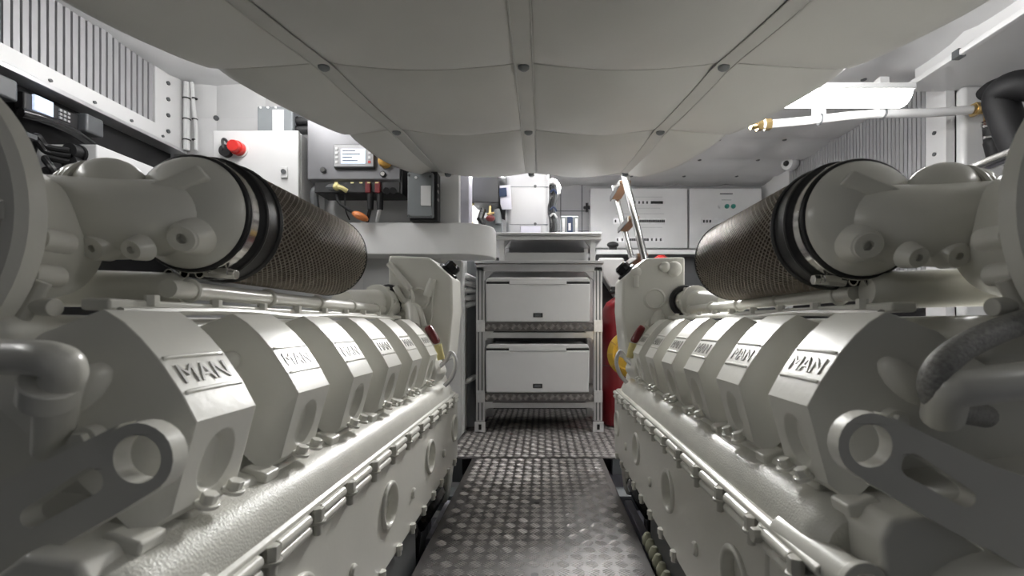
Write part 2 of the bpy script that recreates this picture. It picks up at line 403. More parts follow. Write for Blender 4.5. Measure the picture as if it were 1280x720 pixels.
# ------------------------------------------------------------------ tread plate walkway
def tread(name, x0, x1, y0, y1, label, holes=()):
    t = thing(name, ((x0+x1)/2, (y0+y1)/2, -.10), label, 'floor plate')
    G().box((x0, y0, -.006), (x1, y1, 0)).done('plate', 'tread', t, bevel=.0015)
    g = G(); p = .0335; L = .031; w = .0015; h = .0010
    nx = int((x1-x0)/p); ny = int((y1-y0)/p); ox = (x1-x0-nx*p)/2
    for i in range(nx):
        for j in range(ny):
            cx = x0+ox+(i+.5)*p; cy = y1-.004-(j+.5)*p
            if any((cx-hx)**2+(cy-hy)**2 < .016**2 for hx, hy in holes): continue
            a = PI/4*.8 if (i+j) % 2 else -PI/4*.8
            d = Vector((math.cos(a), math.sin(a), 0)); q = Vector((-d.y, d.x, 0))
            for k in range(-2, 3):
                ln = L/2*(1 if abs(k) < 2 else .72)
                c = Vector((cx, cy, 0))+q*k*.0060
                g.raw([c-d*ln, c-d*ln*.3-q*w, c+d*ln*.3-q*w, c+d*ln, c+d*ln*.3+q*w, c-d*ln*.3+q*w, c-d*ln*.45+V(0,0,h), c+d*ln*.45+V(0,0,h)],
                      [(0,1,6), (1,2,7,6), (2,3,7), (3,4,7), (4,5,6,7), (5,0,6)])
    g.done('tread_bars', 'tread_bar', t, smooth=0, kind='stuff', fixn=False)
    for hx, hy in holes: G().lathe((hx, hy, .0003), (0, 0, 1), [(.0085, 0), (.0085, .0005), (0, .0005)], 16).done('finger_hole', 'black', t)
    for x in (x0+.05, x1-.05): G().box((x-.02, y0, -.10), (x+.02, y1, -.0062)).done('bearer', 'dark_grey', t)
    return t
tread('tread_plate', -.287, .247, .35, 1.868, 'long chequered aluminium floor plate with a finger hole between the engines', [(-.017, 1.40), (-.017, 1.0)])
tread('tread_plate', -.40, .46, 1.874, 3.6, 'wide chequered aluminium floor plate under the storage rack')
for y, lb in ((1.78, 'grey steel cross beam under the joint of the floor plates'), (.9, 'grey steel cross beam under the middle of the long floor plate'), (2.9, 'grey steel cross beam under the wide floor plate')):
    tag(G().box((-.55, y-.05, -.16), (.55, y+.05, -.103)).box((-.5, y-.03, Zc(ZF)), (-.44, y+.03, -.16)).box((.44, y-.03, Zc(ZF)), (.5, y+.03, -.16)).done('cross_beam', 'mid_grey', bevel=.004), lb, 'beam')

# ------------------------------------------------------------------ engines
def engine(sd, Xc, D0, filt, eyeD, label):
    def m(a, t, z): return Vector((sd*(Xc+a), D0+t, CAMZ+z))
    E = thing('marine_engine', (sd*(Xc+.38), D0+.45, Zc(ZF)), label, 'engine')
    def prism(poly, t0, t1): return G().loft([m(a, t0, z) for a, z in poly], [m(a, t1, z) for a, z in poly])
    sa = -.005 if sd < 0 else -.010
    # block and heads
    prism([(.012, -.25), (.03, -.175), (.075, -.165), (.20, -.045), (.56, -.045), (.70, -.165), (.74, -.25), (.72, -.45), (.60, -.62), (.16, -.62), (.03, -.455), (.012, -.445)], -.055, 1.09).done('cylinder_block', 'paint', E, bevel=.006)
    prism([(.16, -.60), (.60, -.60), (.54, -.80), (.22, -.80)], .02, 1.0).done('oil_pan', 'paint_dark', E, bevel=.02)
    # covers ------------------------------------------------------
    prof = [(.022, -.166), (.0, -.085), (.0135, -.060), (.0335, -.030), (.049, -.012), (.064, .002), (.081, .013), (.135, -.008), (.168, -.045)]
    h0 = Vector((.032, -.172)); hd = Vector((.145, .135)).normalized()
    def base(p):
        k = (Vector(p)-h0).dot(hd); return h0+hd*k
    def make_cover():
        g = G(); t0, t1 = -.082, 0.0; T0, T1 = -.106, .026
        n = len(prof)
        cr0 = [m(a, t0, z) for a, z in prof]; cr1 = [m(a, t1, z) for a, z in prof]
        # sides shaped: crown -> shoulder -> base
        def side(tc, tb, k):
            out = []
            for p in prof:
                q = base(p); r = Vector(p).lerp(q, k); out.append(m(r.x, tc+(tb-tc)*(k**1.6), r.y))
            return out
        rows0 = [cr0]+[side(t0, T0, k) for k in (.35, .7, 1.0)]
        rows1 = [cr1]+[side(t1, T1, k) for k in (.35, .7, 1.0)]
        for i in range(1, n-1): g.raw([cr0[i], cr0[i+1], cr1[i+1], cr1[i]], [(0, 1, 2, 3)])
        # lower face with oval scoop
        c = [cr0[0], cr1[0], cr1[1], cr0[1]]; mid = sum(c, Vector())/4
        ux = (c[1]-c[0])/2; uy = ((c[3]+c[2])-(c[0]+c[1]))/4; nn = ux.cross(uy).normalized()
        if nn.x*sd > 0: nn = -nn                      # outward = towards aisle
        N = 20; ring = []; out = []; deep = []
        for k in range(N):
            a = 2*PI*(k+.5)/N; cxx, cyy = math.cos(a), math.sin(a); sq = max(abs(cxx), abs(cyy))
            out.append(mid+ux*cxx/sq+uy*cyy/sq); ring.append(mid+ux*cxx*.56+uy*(cyy*.74-.10)); deep.append(mid+ux*(cxx*.34+.05)+uy*(cyy*.55-.16)-nn*.011)
        k0 = [(i, (i+1) % N, N+(i+1) % N, N+i) for i in range(N)]
        g.raw(out+ring, k0).raw(ring+deep, k0).raw(deep, [tuple(range(N))])
        for rows in (rows0, rows1):
            for A, B in zip(rows, rows[1:]):
                for i in range(n-1): g.raw([A[i], A[i+1], B[i+1], B[i]], [(0, 1, 2, 3)])
        for i in (0, n-1):
            col = [r[i] for r in rows0[::-1]]+[r[i] for r in rows1]
            g.raw(col, [tuple(range(len(col)))])
        cv = g.done('valve_cover', 'paint', E, bevel=.0055, seg=3, smooth=40, merge=True)
        for tf, tb in ((t0, T0), (t1, T1)):
            pc = Vector(prof[4]); q = pc.lerp(base(pc), .62); c = m(q.x, tf+(tb-tf)*.35, q.y)
            hv = (m(hd.x, 0, hd.y)-m(0, 0, 0)); nv = (m(-hd.y, 0, hd.x)-m(0, 0, 0)); g = G(); N = 16; M2 = 8; vs = []; fs = []
            for a in range(M2+1):
                for b in range(N):
                    th = PI*a/M2; ph = 2*PI*b/N
                    vs.append(c+nv*.034*math.cos(th)+hv*.016*math.sin(th)*math.cos(ph)+Vector((0, .017, 0))*math.sin(th)*math.sin(ph))
            for a in range(M2):
                for b in range(N): fs.append((a*N+b, a*N+(b+1) % N, (a+1)*N+(b+1) % N, (a+1)*N+b))
            g.raw(vs, fs).done('cast_bulge', 'paint', cv, smooth=80, merge=True)
        # lettering on the recessed band
        p3, p4 = Vector(prof[2]), Vector(prof[3]); md = (p3+p4)/2; up = (m(p4.x, 0, p4.y)-m(p3.x, 0, p3.y)).normalized()
        ux = Vector((0, 1, 0)) if sd < 0 else Vector((0, -1, 0)); un = ux.cross(up)
        for q in (p3, p4):
            c = m(q.x, -.041, q.y); G().tube([c+ux*.036-up*.002-un*.0012, c+ux*.030-un*.0002, c-ux*.030-un*.0002, c-ux*.036-up*.002-un*.0012], .0022, 8, 3).done('band_lip', 'paint', cv)
        vs, fs = curve_mesh(text='MAN', size=1, ext=.0); xs = [p.x for p in vs]; ys = [p.y for p in vs]
        kx = .060/(max(xs)-min(xs)); ky = .019/(max(ys)-min(ys)); mx = (max(xs)+min(xs))/2; my = (max(ys)+min(ys))/2
        vs, fs = curve_mesh(text='MAN', size=1, ext=.5)
        G().raw([m(md.x, -.041, md.y)+ux*(p.x-mx)*kx+up*(p.y-my)*ky+un*p.z*.0024 for p in vs], fs).done('lettering', 'letter_shade', cv, smooth=0)
        for tt in (-.052, -.016):
            b = m(.014, tt, -.170); ax = (m(-.35, 0, .95)-m(0, 0, 0)).normalized()
            G().cyl(b, b+ax*.004, .0105, None, 14).hexb(b+ax*.003, b+ax*.013, .0075).done('bolt', 'paint', cv, bevel=.001)
        bb = m(.075, T0+.012, -.095)
        G().cyl(bb, bb+V(0, -.012, 0), .011).hexb(bb+V(0, -.011, 0), bb+V(0, -.018, 0), .0075).done('bolt', 'paint', cv, bevel=.001)
        return cv
    cv = make_cover()
    for i in range(1, 6): dup(cv, (0, .165*i, 0), E)
    # stubs between covers on the ledge
    stub = G().loft([m(a, .048, z) for a, z in ((.020, -.186), (.018, -.174), (.045, -.164), (.065, -.182))], [m(a, .076, z) for a, z in ((.020, -.186), (.018, -.174), (.045, -.164), (.065, -.182))]).done('ledge_block', 'paint', E, bevel=.003)
    for i in range(-1, 5):
        if i: dup(stub, (0, .165*i, 0), E)
    # rail with rounded crest
    rp = [(.085, -.205), (.062, -.186), (.045, -.181), (.028, -.182), (.014, -.188), (.004, -.198), (-.002, -.211), (-.004, -.226), (-.004, -.240), (.03, -.255)]
    rs = -.12 if sd < 0 else -.075
    secs = [(rs-.030, .82), (rs-.015, .97), (rs, 1), (.95, 1), (1.00, .96), (1.035, .75)]
    g = G(); n = len(rp); rings = []
    for t, k in secs: rings.append([m(.05+(a-.05)*k, t, -.235+(z+.235)*k) for a, z in rp])
    for A, B in zip(rings, rings[1:]):
        for i in range(n): g.raw([A[i], A[(i+1) % n], B[(i+1) % n], B[i]], [(0, 1, 2, 3)])
    g.raw(rings[0], [tuple(range(n))]).raw(rings[-1], [tuple(range(n))])
    g.done('manifold_rail', 'cast_paint', E, smooth=50, merge=True)
    # flange ribs and bolts
    prism([(sa+.002, -.228), (sa-.004, -.232), (sa-.004, -.238), (.03, -.240), (.03, -.226)], -.12, 1.06).done('flange_strip', 'paint', E, bevel=.002)
    rib = None
    for k in range(-1, 11):
        t = .0+.099*k
        if t+.075 > 1.07: continue
        if rib is None:
            rib = G().cyl(m(sa-.0035, t+.020, -.2435), m(sa-.0035, t+.088, -.2435), .0072, None, 14).cyl(m(sa-.004, t+.022, -.257), m(sa-.004, t+.088, -.257), .0062, None, 14).loft([m(a, t+.024, z) for a, z in ((.02, -.236), (sa-.002, -.238), (sa-.002, -.262), (.02, -.262))], [m(a, t+.085, z) for a, z in ((.02, -.236), (sa-.002, -.238), (sa-.002, -.262), (.02, -.262))]).done('flange_rib', 'paint', E, bevel=.0015); rt = t
            bl = G().hexb(m(sa-.006, t+.009, -.236), m(sa-.006, t+.009, -.253), .0085).cyl(m(sa-.006, t+.009, -.252), m(sa-.006, t+.009, -.256), .0105, None, 14).cyl(m(sa-.006, t+.009, -.256), m(sa-.006, t+.009, -.271), .0052, None, 10).done('flange_bolt', 'paint_dark', E, bevel=.001)
        else: dup(rib, (0, t-rt, 0), E); dup(bl, (0, t-rt, 0), E)
    # side cover with inspection plugs
    vs, fs = curve_mesh([[(-.10, -.250), (1.105, -.250), (1.105, -.46), (-.10, -.46)]]+[circ(t, -.348, .036, 32) for t in (.07, .40, .72, 1.045)], ext=.012)
    sc = G().raw([m(sa+.012+p.z, p.x, p.y) for p in vs], fs).done('side_cover', 'paint', E, merge=True)
    for t in (.07, .40, .72, 1.045):
        o = m(sa+.0005, t, -.348); d = V(-sd, 0, 0)
        G().lathe(o, d, [(.036, -.014), (.036, -.001), (.0445, -.001), (.0445, .004), (.042, .0065), (.038, .0065), (.0355, .004), (.0345, -.012), (.0, -.013)], 36).done('core_plug', 'paint', sc, smooth=50)
    for t in (.23, .56, .88):
        G().lathe(m(sa, t, -.385), V(-sd, 0, 0), [(.012, 0), (.012, .003), (.009, .006), (0, .006)], 18).done('plug', 'paint', sc)
    for k in range(12):
        t = -.04+.098*k; o = m(sa-.002, t, -.449)
        G().cyl(o, o+V(0, 0, -.012), .0085, None, 10).hexb(o+V(0, 0, -.011), o+V(0, 0, -.022), .0065).done('bolt', 'paint', sc, bevel=.001)
    # mounts below
    mb = prism([(.0, -.462), (-.002, -.60), (.012, -.60), (.012, -.462)], .16, .60).done('mount_plate', 'dark_grey', E, bevel=.003)
    mb2 = prism([(.02, -.60), (.02, -.62), (.20, -.62), (.20, -.46), (.18, -.46)], .16, .60).done('mount_bracket', 'dark_grey', E, bevel=.003)
    G().lathe(m(.075, .70, -.60), (0, 0, 1), [(.02, -.03), (.055, 0), (.06, .05), (.045, .09), (.028, .105), (0, .107)], 24).done('rubber_mount', 'gloss_black', E)
    G().tube([m(.04, .62, -.50), m(.03, .70, -.49), m(.03, .78, -.495), m(.05, .86, -.52)], .02, 10).done('mount_strap', 'gloss_black', E)
    for tt in (.2, .9):
        for aa in (.10, .62): prism([(aa-.04, -.95), (aa+.04, -.95), (aa+.04, -.58), (aa-.04, -.58)], tt-.05, tt+.05).done('mount_leg', 'dark_grey', E, bevel=.004)
    G().tube([m(.06, .80, -.56), m(.04, .86, -.53), m(.04, .96, -.53), m(.07, 1.04, -.56)], .034, 10).done('coolant_hose', 'gloss_black', E)
    # valley: fuel rail, harness tray, pipes
    G().bar(m(.150, -.02, .020), m(.150, .93, .020), .030, .012).done('harness_tray', 'paint', E, bevel=.003)
    for k in range(9):
        o = m(.135, .03+.1*k, .02); G().hexb(o, o+V(0, 0, .012), .007).done('bolt', 'paint', E)
    G().tube([m(.175, .10, .045), m(.18, .3, .045), m(.185, .6, .045), m(.19, .95, .045)], .012, 12).done('fuel_rail', 'paint', E)
    for k in range(5): G().torus(m(.178+.003*k, .14+.18*k, .045), (0, 1, 0), .013, .004, 16, 8).done('clip', 'paint', E)
    G().tube([m(.115, -.03, .012), m(.12, .15, .017), m(.117, .3, .013), m(.123, .5, .018), m(.118, .8, .014)], .005, 8).done('harness', 'paint_dark', E)
    G().loft([m(a, -.06, z) for a, z in ((.20, -.05), (.20, .01), (.52, .01), (.52, -.05))], [m(a, 1.0, z) for a, z in ((.20, -.05), (.20, .01), (.52, .01), (.52, -.05))]).done('intake_gallery', 'paint', E, bevel=.02, seg=3)
    oc = [(.74, -.16), (.76, -.085), (.70, .0), (.655, .013), (.60, -.01), (.57, -.045)]
    o0 = None
    for i in range(6):
        if o0 is None: o0 = prism(oc, -.09, .01).done('outboard_valve_cover', 'paint', E, bevel=.01, seg=3)
        else: dup(o0, (0, .165*i, 0), E)
    # lifting eye plate
    L = lambda px, py: ((678-px)*.345/570, (405-py)*.345/570)
    hx, hz = L(171, 574); arc = []
    for k in range(13):
        a = math.radians(-50+k*15.5); arc.append((hx-.0275*math.cos(a), hz+.0275*math.sin(a)))   # far end, towards the aisle
    outl = arc+[L(150, 530), L(60, 574), L(0, 602), L(-80, 630), L(-170, 690), L(-170, 800), L(-90, 775), L(0, 722), L(62, 691), L(150, 640)]
    slot = []
    for cx, cy, r, a0 in ((112, 602, 17, -30), (38, 647, 13, 150)):
        for k in range(9):
            a = math.radians(a0-60+k*22.5-30); q = L(cx+r*math.cos(a), cy+r*math.sin(a)); slot.append(q)
    vs, fs = curve_mesh([outl, circ(hx, hz, .0182), slot], ext=.0075)
    G().raw([Vector((sd*(p.x-.30+Xc+(0.0 if sd < 0 else -.004)), eyeD+.0075+p.z, CAMZ+p.y)) for p in vs], fs).done('lifting_eye', 'paint', E, smooth=30, merge=True, bevel=.0012)
    tz = eyeD-D0
    # front end: gear case and bracket under the eye
    prism([(.05, -.47), (.03, -.26), (.055, -.19), (.10, -.16), (.60, -.10), (.70, -.45), (.6, -.62), (.15, -.62)], -.125, -.05).done('gear_case', 'paint', E, bevel=.008)
    prism([(.030, -.235), (.026, -.190), (.036, -.172), (.075, -.166), (.12, -.200), (.17, -.30), (.17, -.46), (.04, -.46)], -.150, -.088).done('front_bracket', 'paint', E, bevel=.006, seg=3)
    G().lathe(m(.125, -.13, -.285), (0, -1, 0), [(.085, 0), (.085, .03), (.074, .05), (.058, .085), (.050, .10), (0, .105)], 28).done('water_pump', 'paint', E, smooth=45)
    sb = rs+.045; G().cyl(m(.004, sb, -.236), m(.010, sb-.115, -.232), .0185, None, 20).cyl(m(.010, sb-.114, -.232), m(.0105, sb-.122, -.232), .022).hexb(m(.0105, sb-.120, -.232), m(.0115, sb-.134, -.232), .0145).done('stay_bar', 'paint', E, bevel=.0015)
    prism([(.004, -.245), (.004, -.44), (.03, -.44), (.03, -.245)], sb-.10, sb-.06).done('stay_web', 'paint', E, bevel=.004)
    G().cyl(m(-.002, sb+.012, -.262), m(-.002, sb+.012, -.45), .010).cyl(m(-.004, sb+.012, -.262), m(-.004, sb+.012, -.236), .0145).hexb(m(-.018, sb+.012, -.247), m(-.028, sb+.012, -.247), .009).done('drain_pipe', 'paint_dark', E, bevel=.001)
    # intake: air filter, elbow, turbo
    fx, fz, f0, f1 = filt; A = Vector((fx, 0, CAMZ+fz)); Y = Vector((0, 1, 0))
    at = lambda d: A+Y*d
    af = G().lathe(at(f0), Y, [(.080, 0), (.080, .02), (.0885, .028), (.0885, .060), (.0, .060)], 48).done('air_filter', 'rubber', E, smooth=30)
    G().torus(at(f0+.062), Y, .0865, .006, 48, 8).torus(at(f0+.030), Y, .0865, .004, 48, 8).done('collar_bead', 'rubber', af)
    G().torus(at(f0), Y, .0785, .0042, 48, 8).done('collar_lip', 'rubber', af)
    G().lathe(at(f0+.003), Y, [(.0825, 0), (.0835, .001), (.0835, .015), (.0825, .016)], 48).done('clamp_band', 'steel', af)
    sc0 = at(f0+.011)+Vector((-sd*.035, 0, -.0815)); G().cyl(sc0+V(-.016, 0, 0), sc0+V(.020, 0, -.003), .007).hexb(sc0+V(-.024, 0, 0), sc0+V(-.016, 0, 0), .0075).box(sc0+V(-.012, -.008, -.004), sc0+V(.012, .008, .006)).done('clamp_screw', 'steel', af, bevel=.001)
    for q in range(3):
        w0 = at(f0+.008)+Vector((sd*(-.005+.022*q), 0, -.0835)); G().torus(w0, Y, .006, .0012, 14, 6).done('clamp_loop', 'steel', af)
    G().lathe(at(f0+.055), Y, [(.0868, 0), (.0868, f1-f0-.055), (0, f1-f0-.055)], 64).done('filter_media', 'filter_media', af)
    # expanded metal sleeve: two families of helices
    g = G(); Lh = f1-f0-.062; nh = 60; seg = 18; R = .0885
    for fam in (-1, 1):
        for k in range(nh):
            pts = []
            for i in range(seg+1):
                u = i/seg; a = 2*PI*k/nh+fam*u*PI*.85
                pts.append(at(f0+.062+Lh*u)+Vector((math.cos(a)*R, 0, math.sin(a)*R)))
            g.tube(pts, .00105, 4, 1)
    g.done('filter_mesh', 'mesh_wire', af, kind='stuff', smooth=60, fixn=False)
    G().torus(at(f1), Y, .087, .0035, 56, 8).lathe(at(f1), Y, [(.087, 0), (.087, .003), (0, .004)], 48).done('end_cap', 'gloss_black', af)
    # elbow casting
    el = G().lathe(at(f0), -Y, [(.0782, -.01), (.0782, .004), (.075, .010), (.068, .018), (.056, .028), (.040, .036), (.022, .040), (0, .041)], 48).done('intake_elbow', 'paint', E, smooth=60)
    pz = A.z-.018; py = f0-.040
    pin = lambda a, d=0, z=0: Vector((fx+sd*a, py+d, pz+z))
    G().tube([pin(-.01, .06, .016), pin(.012, .022, .008), pin(.05), pin(.10, -.004), pin(.16, -.012), pin(.21, -.03)], .05, 28, 5, rf=lambda u: .047+.010*u).done('intake_pipe', 'paint', el, smooth=60)
    bs = at(f0-.020)+Vector((-sd*.022, 0, -.034)); bd = Vector((-sd*.20, -.9, -.30)).normalized()
    G().lathe(bs, bd, [(.030, 0), (.022, .025), (.0185, .036), (.0165, .037), (.0155, .040), (.0065, .040), (.0062, .030), (0, .030)], 28).done('sensor_boss', 'paint', el, smooth=35)
    r0 = at(f0-.03)+Vector((-sd*.012, 0, .028)); rd = Vector((-sd*.045, .014, .028))
    G().obox(r0, rd*.62, Vector((sd*.004, -.006, .008)), Vector((-.004*sd, -.016, .002))).done('elbow_rib', 'paint', el, bevel=.004)
    for (aa, zz, rr) in ((.012, -.044, .013), (.060, -.042, .015)):
        b0 = pin(aa, -.034, zz); G().lathe(b0, (0, -1, -.35), [(rr*1.3, -.01), (rr, .006), (rr*.9, .0085), (.0045, .0085), (.0042, .002), (0, .002)], 20).done('pipe_boss', 'paint', el)
    G().ball(pin(.085, .012, .048), .05, (.85, .7, .72), 24).ball(pin(.125, .012, .052), .034, (.8, .7, .75), 20).done('intake_hump', 'paint', el, smooth=70)
    for q in range(3): G().torus(pin(.118+.012*q, .012, .05), V(sd, 0, .5), .030-.005*q, .004, 20, 6).done('hump_ridge', 'paint', el)
    # turbo: big compressor cover with bolts
    tc = m(.340 if sd < 0 else .312, 0, 0); tc = Vector((tc.x, f0-.215, CAMZ+.105))
    tb = G().lathe(tc, (0, 1, 0), [(.02, .02), (.085, .014), (.135, .006), (.142, -.004), (.156, -.006), (.163, 0), (.163, .016), (.156, .022), (.146, .030), (.120, .038), (.105, .06), (.09, .11), (.07, .17), (.0, .18)], 56).done('turbocharger', 'paint', E, smooth=40)
    for k in range(12):
        a = 2*PI*k/12; d = Vector((math.cos(a), 0, math.sin(a))); G().bar(tc+d*.04+V(0, .008, 0), tc+d*.146, .012, .02).done('rib', 'paint', tb, bevel=.003)
    for k in range(3):
        a = math.radians(8+17*k); d = Vector((-sd*math.cos(a), 0, -math.sin(a)))
        c0 = tc+d*.128+V(0, .040, 0); G().cyl(c0, c0+V(0, .030, 0), .012, None, 14).hexb(c0+V(0, -.008, 0), c0, .0085).done('clamp_bolt', 'paint', tb, bevel=.001)
    c0 = tc+Vector((-sd*.140, .03, -.085)); G().cyl(c0+Vector((sd*.03, 0, 0)), c0+Vector((-sd*.015, 0, -.004)), .009).cyl(c0+Vector((-sd*.004, 0, .022)), c0+Vector((sd*.022, -.01, -.04)), .0065, None, 12).done('wastegate_lever', 'paint_dark', tb, bevel=.001)
    # transverse pipe under the elbow
    xp = Vector((fx, f0+.01, CAMZ+.050))
    G().tube([xp+Vector((sd*.015, 0, -.004)), xp+Vector((sd*.08, -.005, -.002)), xp+Vector((sd*.16, -.01, 0)), xp+Vector((sd*.24, -.015, 0))], .026, 20, 4, rf=lambda u: .019 if u < .01 else .026).done('crossover_pipe', 'paint', E, smooth=50)
    # far end: header tank with cap, disc, straps
    tk = lambda px, py, D=1.47: ((678-px)*D/570-.300, (405-py)*D/570)
    poly = [tk(485, 319), tk(536, 321), tk(565, 347), tk(566, 388), tk(560, 452), tk(520, 452), tk(508, 418), tk(485, 398)]
    te = (1.47 if sd < 0 else 1.50)-D0
    HT = prism(poly, te, te+.16).done('header_tank', 'paint', E, bevel=.010, seg=3)
    a0, z0 = tk(524, 373); G().lathe(m(a0, te+.001, z0), (0, -1, 0), [(.036, 0), (.036, .004), (.030, .006), (.028, .002), (0, .003)], 28).done('embossed_disc', 'paint', HT)
    a0, z0 = tk(553, 337); nd = (m(-.7, 0, .7)-m(0, 0, 0)).normalized(); c0 = m(a0, te+.08, z0)
    G().lathe(c0, nd, [(.036, 0), (.036, .010), (.032, .012), (0, .013)], 28).lathe(c0+nd*.010, nd, [(.026, 0), (.026, .022), (.018, .030), (0, .031)], 10).done('filler_cap', 'gloss_black', HT)
    a0, z0 = tk(488, 330); a1, z1 = tk(515, 362)
    if sd < 0:
        G().tube([m(a0, te-.012, z0), m(a1, te-.018, z1), m(a1-.004, te-.016, z1-.05), m(a1+.03, te-.005, z1-.08)], .0055, 10, 5).cyl(m(a0, te-.013, z0), m(a1, te-.019, z1), .010).done('vent_hose', 'paint', HT)
        a0, z0 = tk(548, 340); a1, z1 = tk(530, 385)
        G().tube([m(a0+.018, te-.002, z0-.022), m(a0+.026, te+.001, z0-.05), m(a0+.032, te+.006, z0-.075)], .012, 14, 4, rf=lambda u: .011+.008*u).done('tank_boss', 'paint', HT, smooth=60)
        G().tube([m(a0+.016, te-.006, z0-.03), m(a0+.017, te-.006, z0-.12), m(a0+.026, te-.006, z0-.17)], .003, 6).done('level_tube', 'paint', HT)
    else:
        a0, z0 = tk(548, 335); G().ball(m(a0-.0, te, z0-.01), .018).cyl(m(a0, te-.004, z0-.02), m(a0, te-.004, z0-.06), .009).done('tank_boss', 'paint', HT)
        a0, z0 = tk(500, 335); G().ball(m(a0, te-.005, z0), .026, (1, .7, 1)).ball(m(a0-.03, te-.005, z0+.006), .018).done('tank_boss', 'paint', HT)
    G().tube([m(.20, .95, .03), m(.16, 1.0, .06), m(.12, .98, .05), m(.10, .93, -.01)], .022, 14).done('return_pipe', 'paint', E)
    G().tube([m(.17, .98, .12), m(.14, .98, .07), m(.095, .97, .05), m(.07, .95, -.01)], .010, 10).done('vent_pipe', 'paint', E)
    th0 = m(.195, te-.004, .075); th1 = m(.235, te-.16, .062); td = (th1-th0).normalized()
    G().torus(th0+V(0, -.002, 0), (0, 1, 0), .044, .009, 28, 8).done('seal_ring', 'rubber', E)
    G().tube([th0+V(0, .01, 0), th0.lerp(th1, .3), th0.lerp(th1, .7), th1, th1+td*.06], .036, 20, 3).lathe(th0+td*.05, td, [(.036, 0), (.052, .002), (.052, .014), (.036, .016)], 26).done('thermostat_housing', 'paint', E, smooth=40)
    for k in range(6):
        a = PI/3*k; o = th0+td*.05+Vector((.045*math.cos(a), 0, .045*math.sin(a))); G().hexb(o, o-td*.010, .007).done('bolt', 'paint', E)
    # dipstick, sticker, hose loop at the end
    d0 = m(.036, .865, -.012); d1 = m(.012, .865, -.052)
    G().tube([d0+Vector((sd*.004, 0, .006)), d0, d0.lerp(d1, .5), d1, d1+Vector((-sd*.003, 0, -.006))], .01, 12, 4, rf=lambda u: .004+.009*math.sin(PI*u)**.5).done('dipstick_handle', 'dark_red', E, label='dark red dipstick handle')
    G().cyl(m(.008, .866, -.060), m(-.002, .866, -.105), .011).done('dipstick_sleeve', 'pale_yellow', E, label='pale yellow dipstick sleeve')
    G().tube([m(.02, .90, -.135), m(-.002, .92, -.115), m(-.018, .93, -.090), m(-.030, .93, -.105), m(-.032, .93, -.13), m(-.02, .93, -.165), m(.0, .92, -.19)], .0065, 10).done('hose_loop', 'galv', E)
    G().loft([m(a, .85, z) for a, z in ((.02, -.18), (.008, -.14), (.018, -.10), (.06, -.06), (.09, -.10))], [m(a, .97, z) for a, z in ((.02, -.18), (.0, -.15), (.012, -.12), (.05, -.09), (.09, -.12))]).done('end_housing', 'paint', E, bevel=.008)
    prism([(.03, -.62), (.008, -.45), (.008, -.26), (.05, -.17), (.60, -.05), (.68, -.25), (.64, -.62)], 1.09, 1.15).done('flywheel_housing', 'paint', E, bevel=.01)
    return E, m
EL, mL = engine(-1, .300, .478, (-.491, .155, .639, 1.044), .345, 'cream painted vee engine below the white wall cabinet and the grey inverter')
ER, mR = engine(1, .273, .552, (.434, .143, .6215, 1.03), .383, 'cream painted vee engine beside the steel ladder, with braided hose and yellow pump cover')
# left front coolant pipe
G().tube([P(-60, 440, .36), P(0, 446, .345), P(60, 449, .335), P(80, 462, .34), P(72, 500, .36), P(66, 560, .385)], .0135, 18, 6).done('coolant_pipe', 'paint', EL)
G().cyl(P(64, 476, .343), P(60, 500, .352), .018).done('pipe_collar', 'paint', EL, bevel=.002)
# right front pipe and braided hose
G().tube([P(1340, 470, .40), P(1280, 476, .395), P(1210, 484, .39), P(1186, 490, .395), P(1178, 520, .42)], .0165, 18, 6).done('coolant_pipe', 'paint', ER)
G().tube([P(1350, 385, .44), P(1280, 402, .425), P(1215, 428, .405), P(1178, 455, .395), P(1166, 485, .40), P(1182, 508, .42), P(1230, 520, .45)], .0115, 16, 8).done('braided_hose', 'braid', ER, label='grey braided hose')
for k in range(6):
    c = V(.2645, 1.15-.036*k, CAMZ-.530); G().lathe(c+V(0, 0, -.03), (0, 0, 1), [(.008, 0), (.013, .008), (.0135, .020), (.010, .028), (.006, .034), (0, .035)], 14).cyl(c+V(.002, 0, -.028), c+V(.03, 0, -.05), .006).done('cable_terminal', 'terminal', ER)
for sx, lb in ((-1, 'pale lilac bilge stringer beneath the engine under the wall cabinet'), (1, 'pale lilac bilge stringer beneath the engine beside the ladder')):
    tag(G().box((.298 if sx > 0 else -.350, 1.36, Zc(ZF)), (.325 if sx > 0 else -.318, 1.66, Zc(-.64))).done('bilge_stringer', 'lilac', bevel=.004), lb, 'stringer')
# yellow pump cover at the far end of the right engine
yc = P(786, 443, 1.76); dY = Vector((-.45, -.9, 0)).normalized()
yo = G().lathe(yc, dY, [(.088, -.05), (.090, -.01), (.086, .004), (.074, .012), (.060, .014), (.055, .004), (.03, .004), (0, .006)], 40).done('pump_cover', 'yellow', ER, label='yellow round pump cover with notched rim')
fa, fb = frame(dY)
for k in range(10):
    a = 2*PI*k/10; d = fa*math.cos(a)+fb*math.sin(a); G().bar(yc+d*.058+dY*.012, yc+d*.082+dY*.010, .004, .006).done('rim_rib', 'amber', yo)
G().cyl(yc-dY*.05, yc-dY*.11+V(.05, -.02, 0), .05).done('pump_body', 'paint', ER)

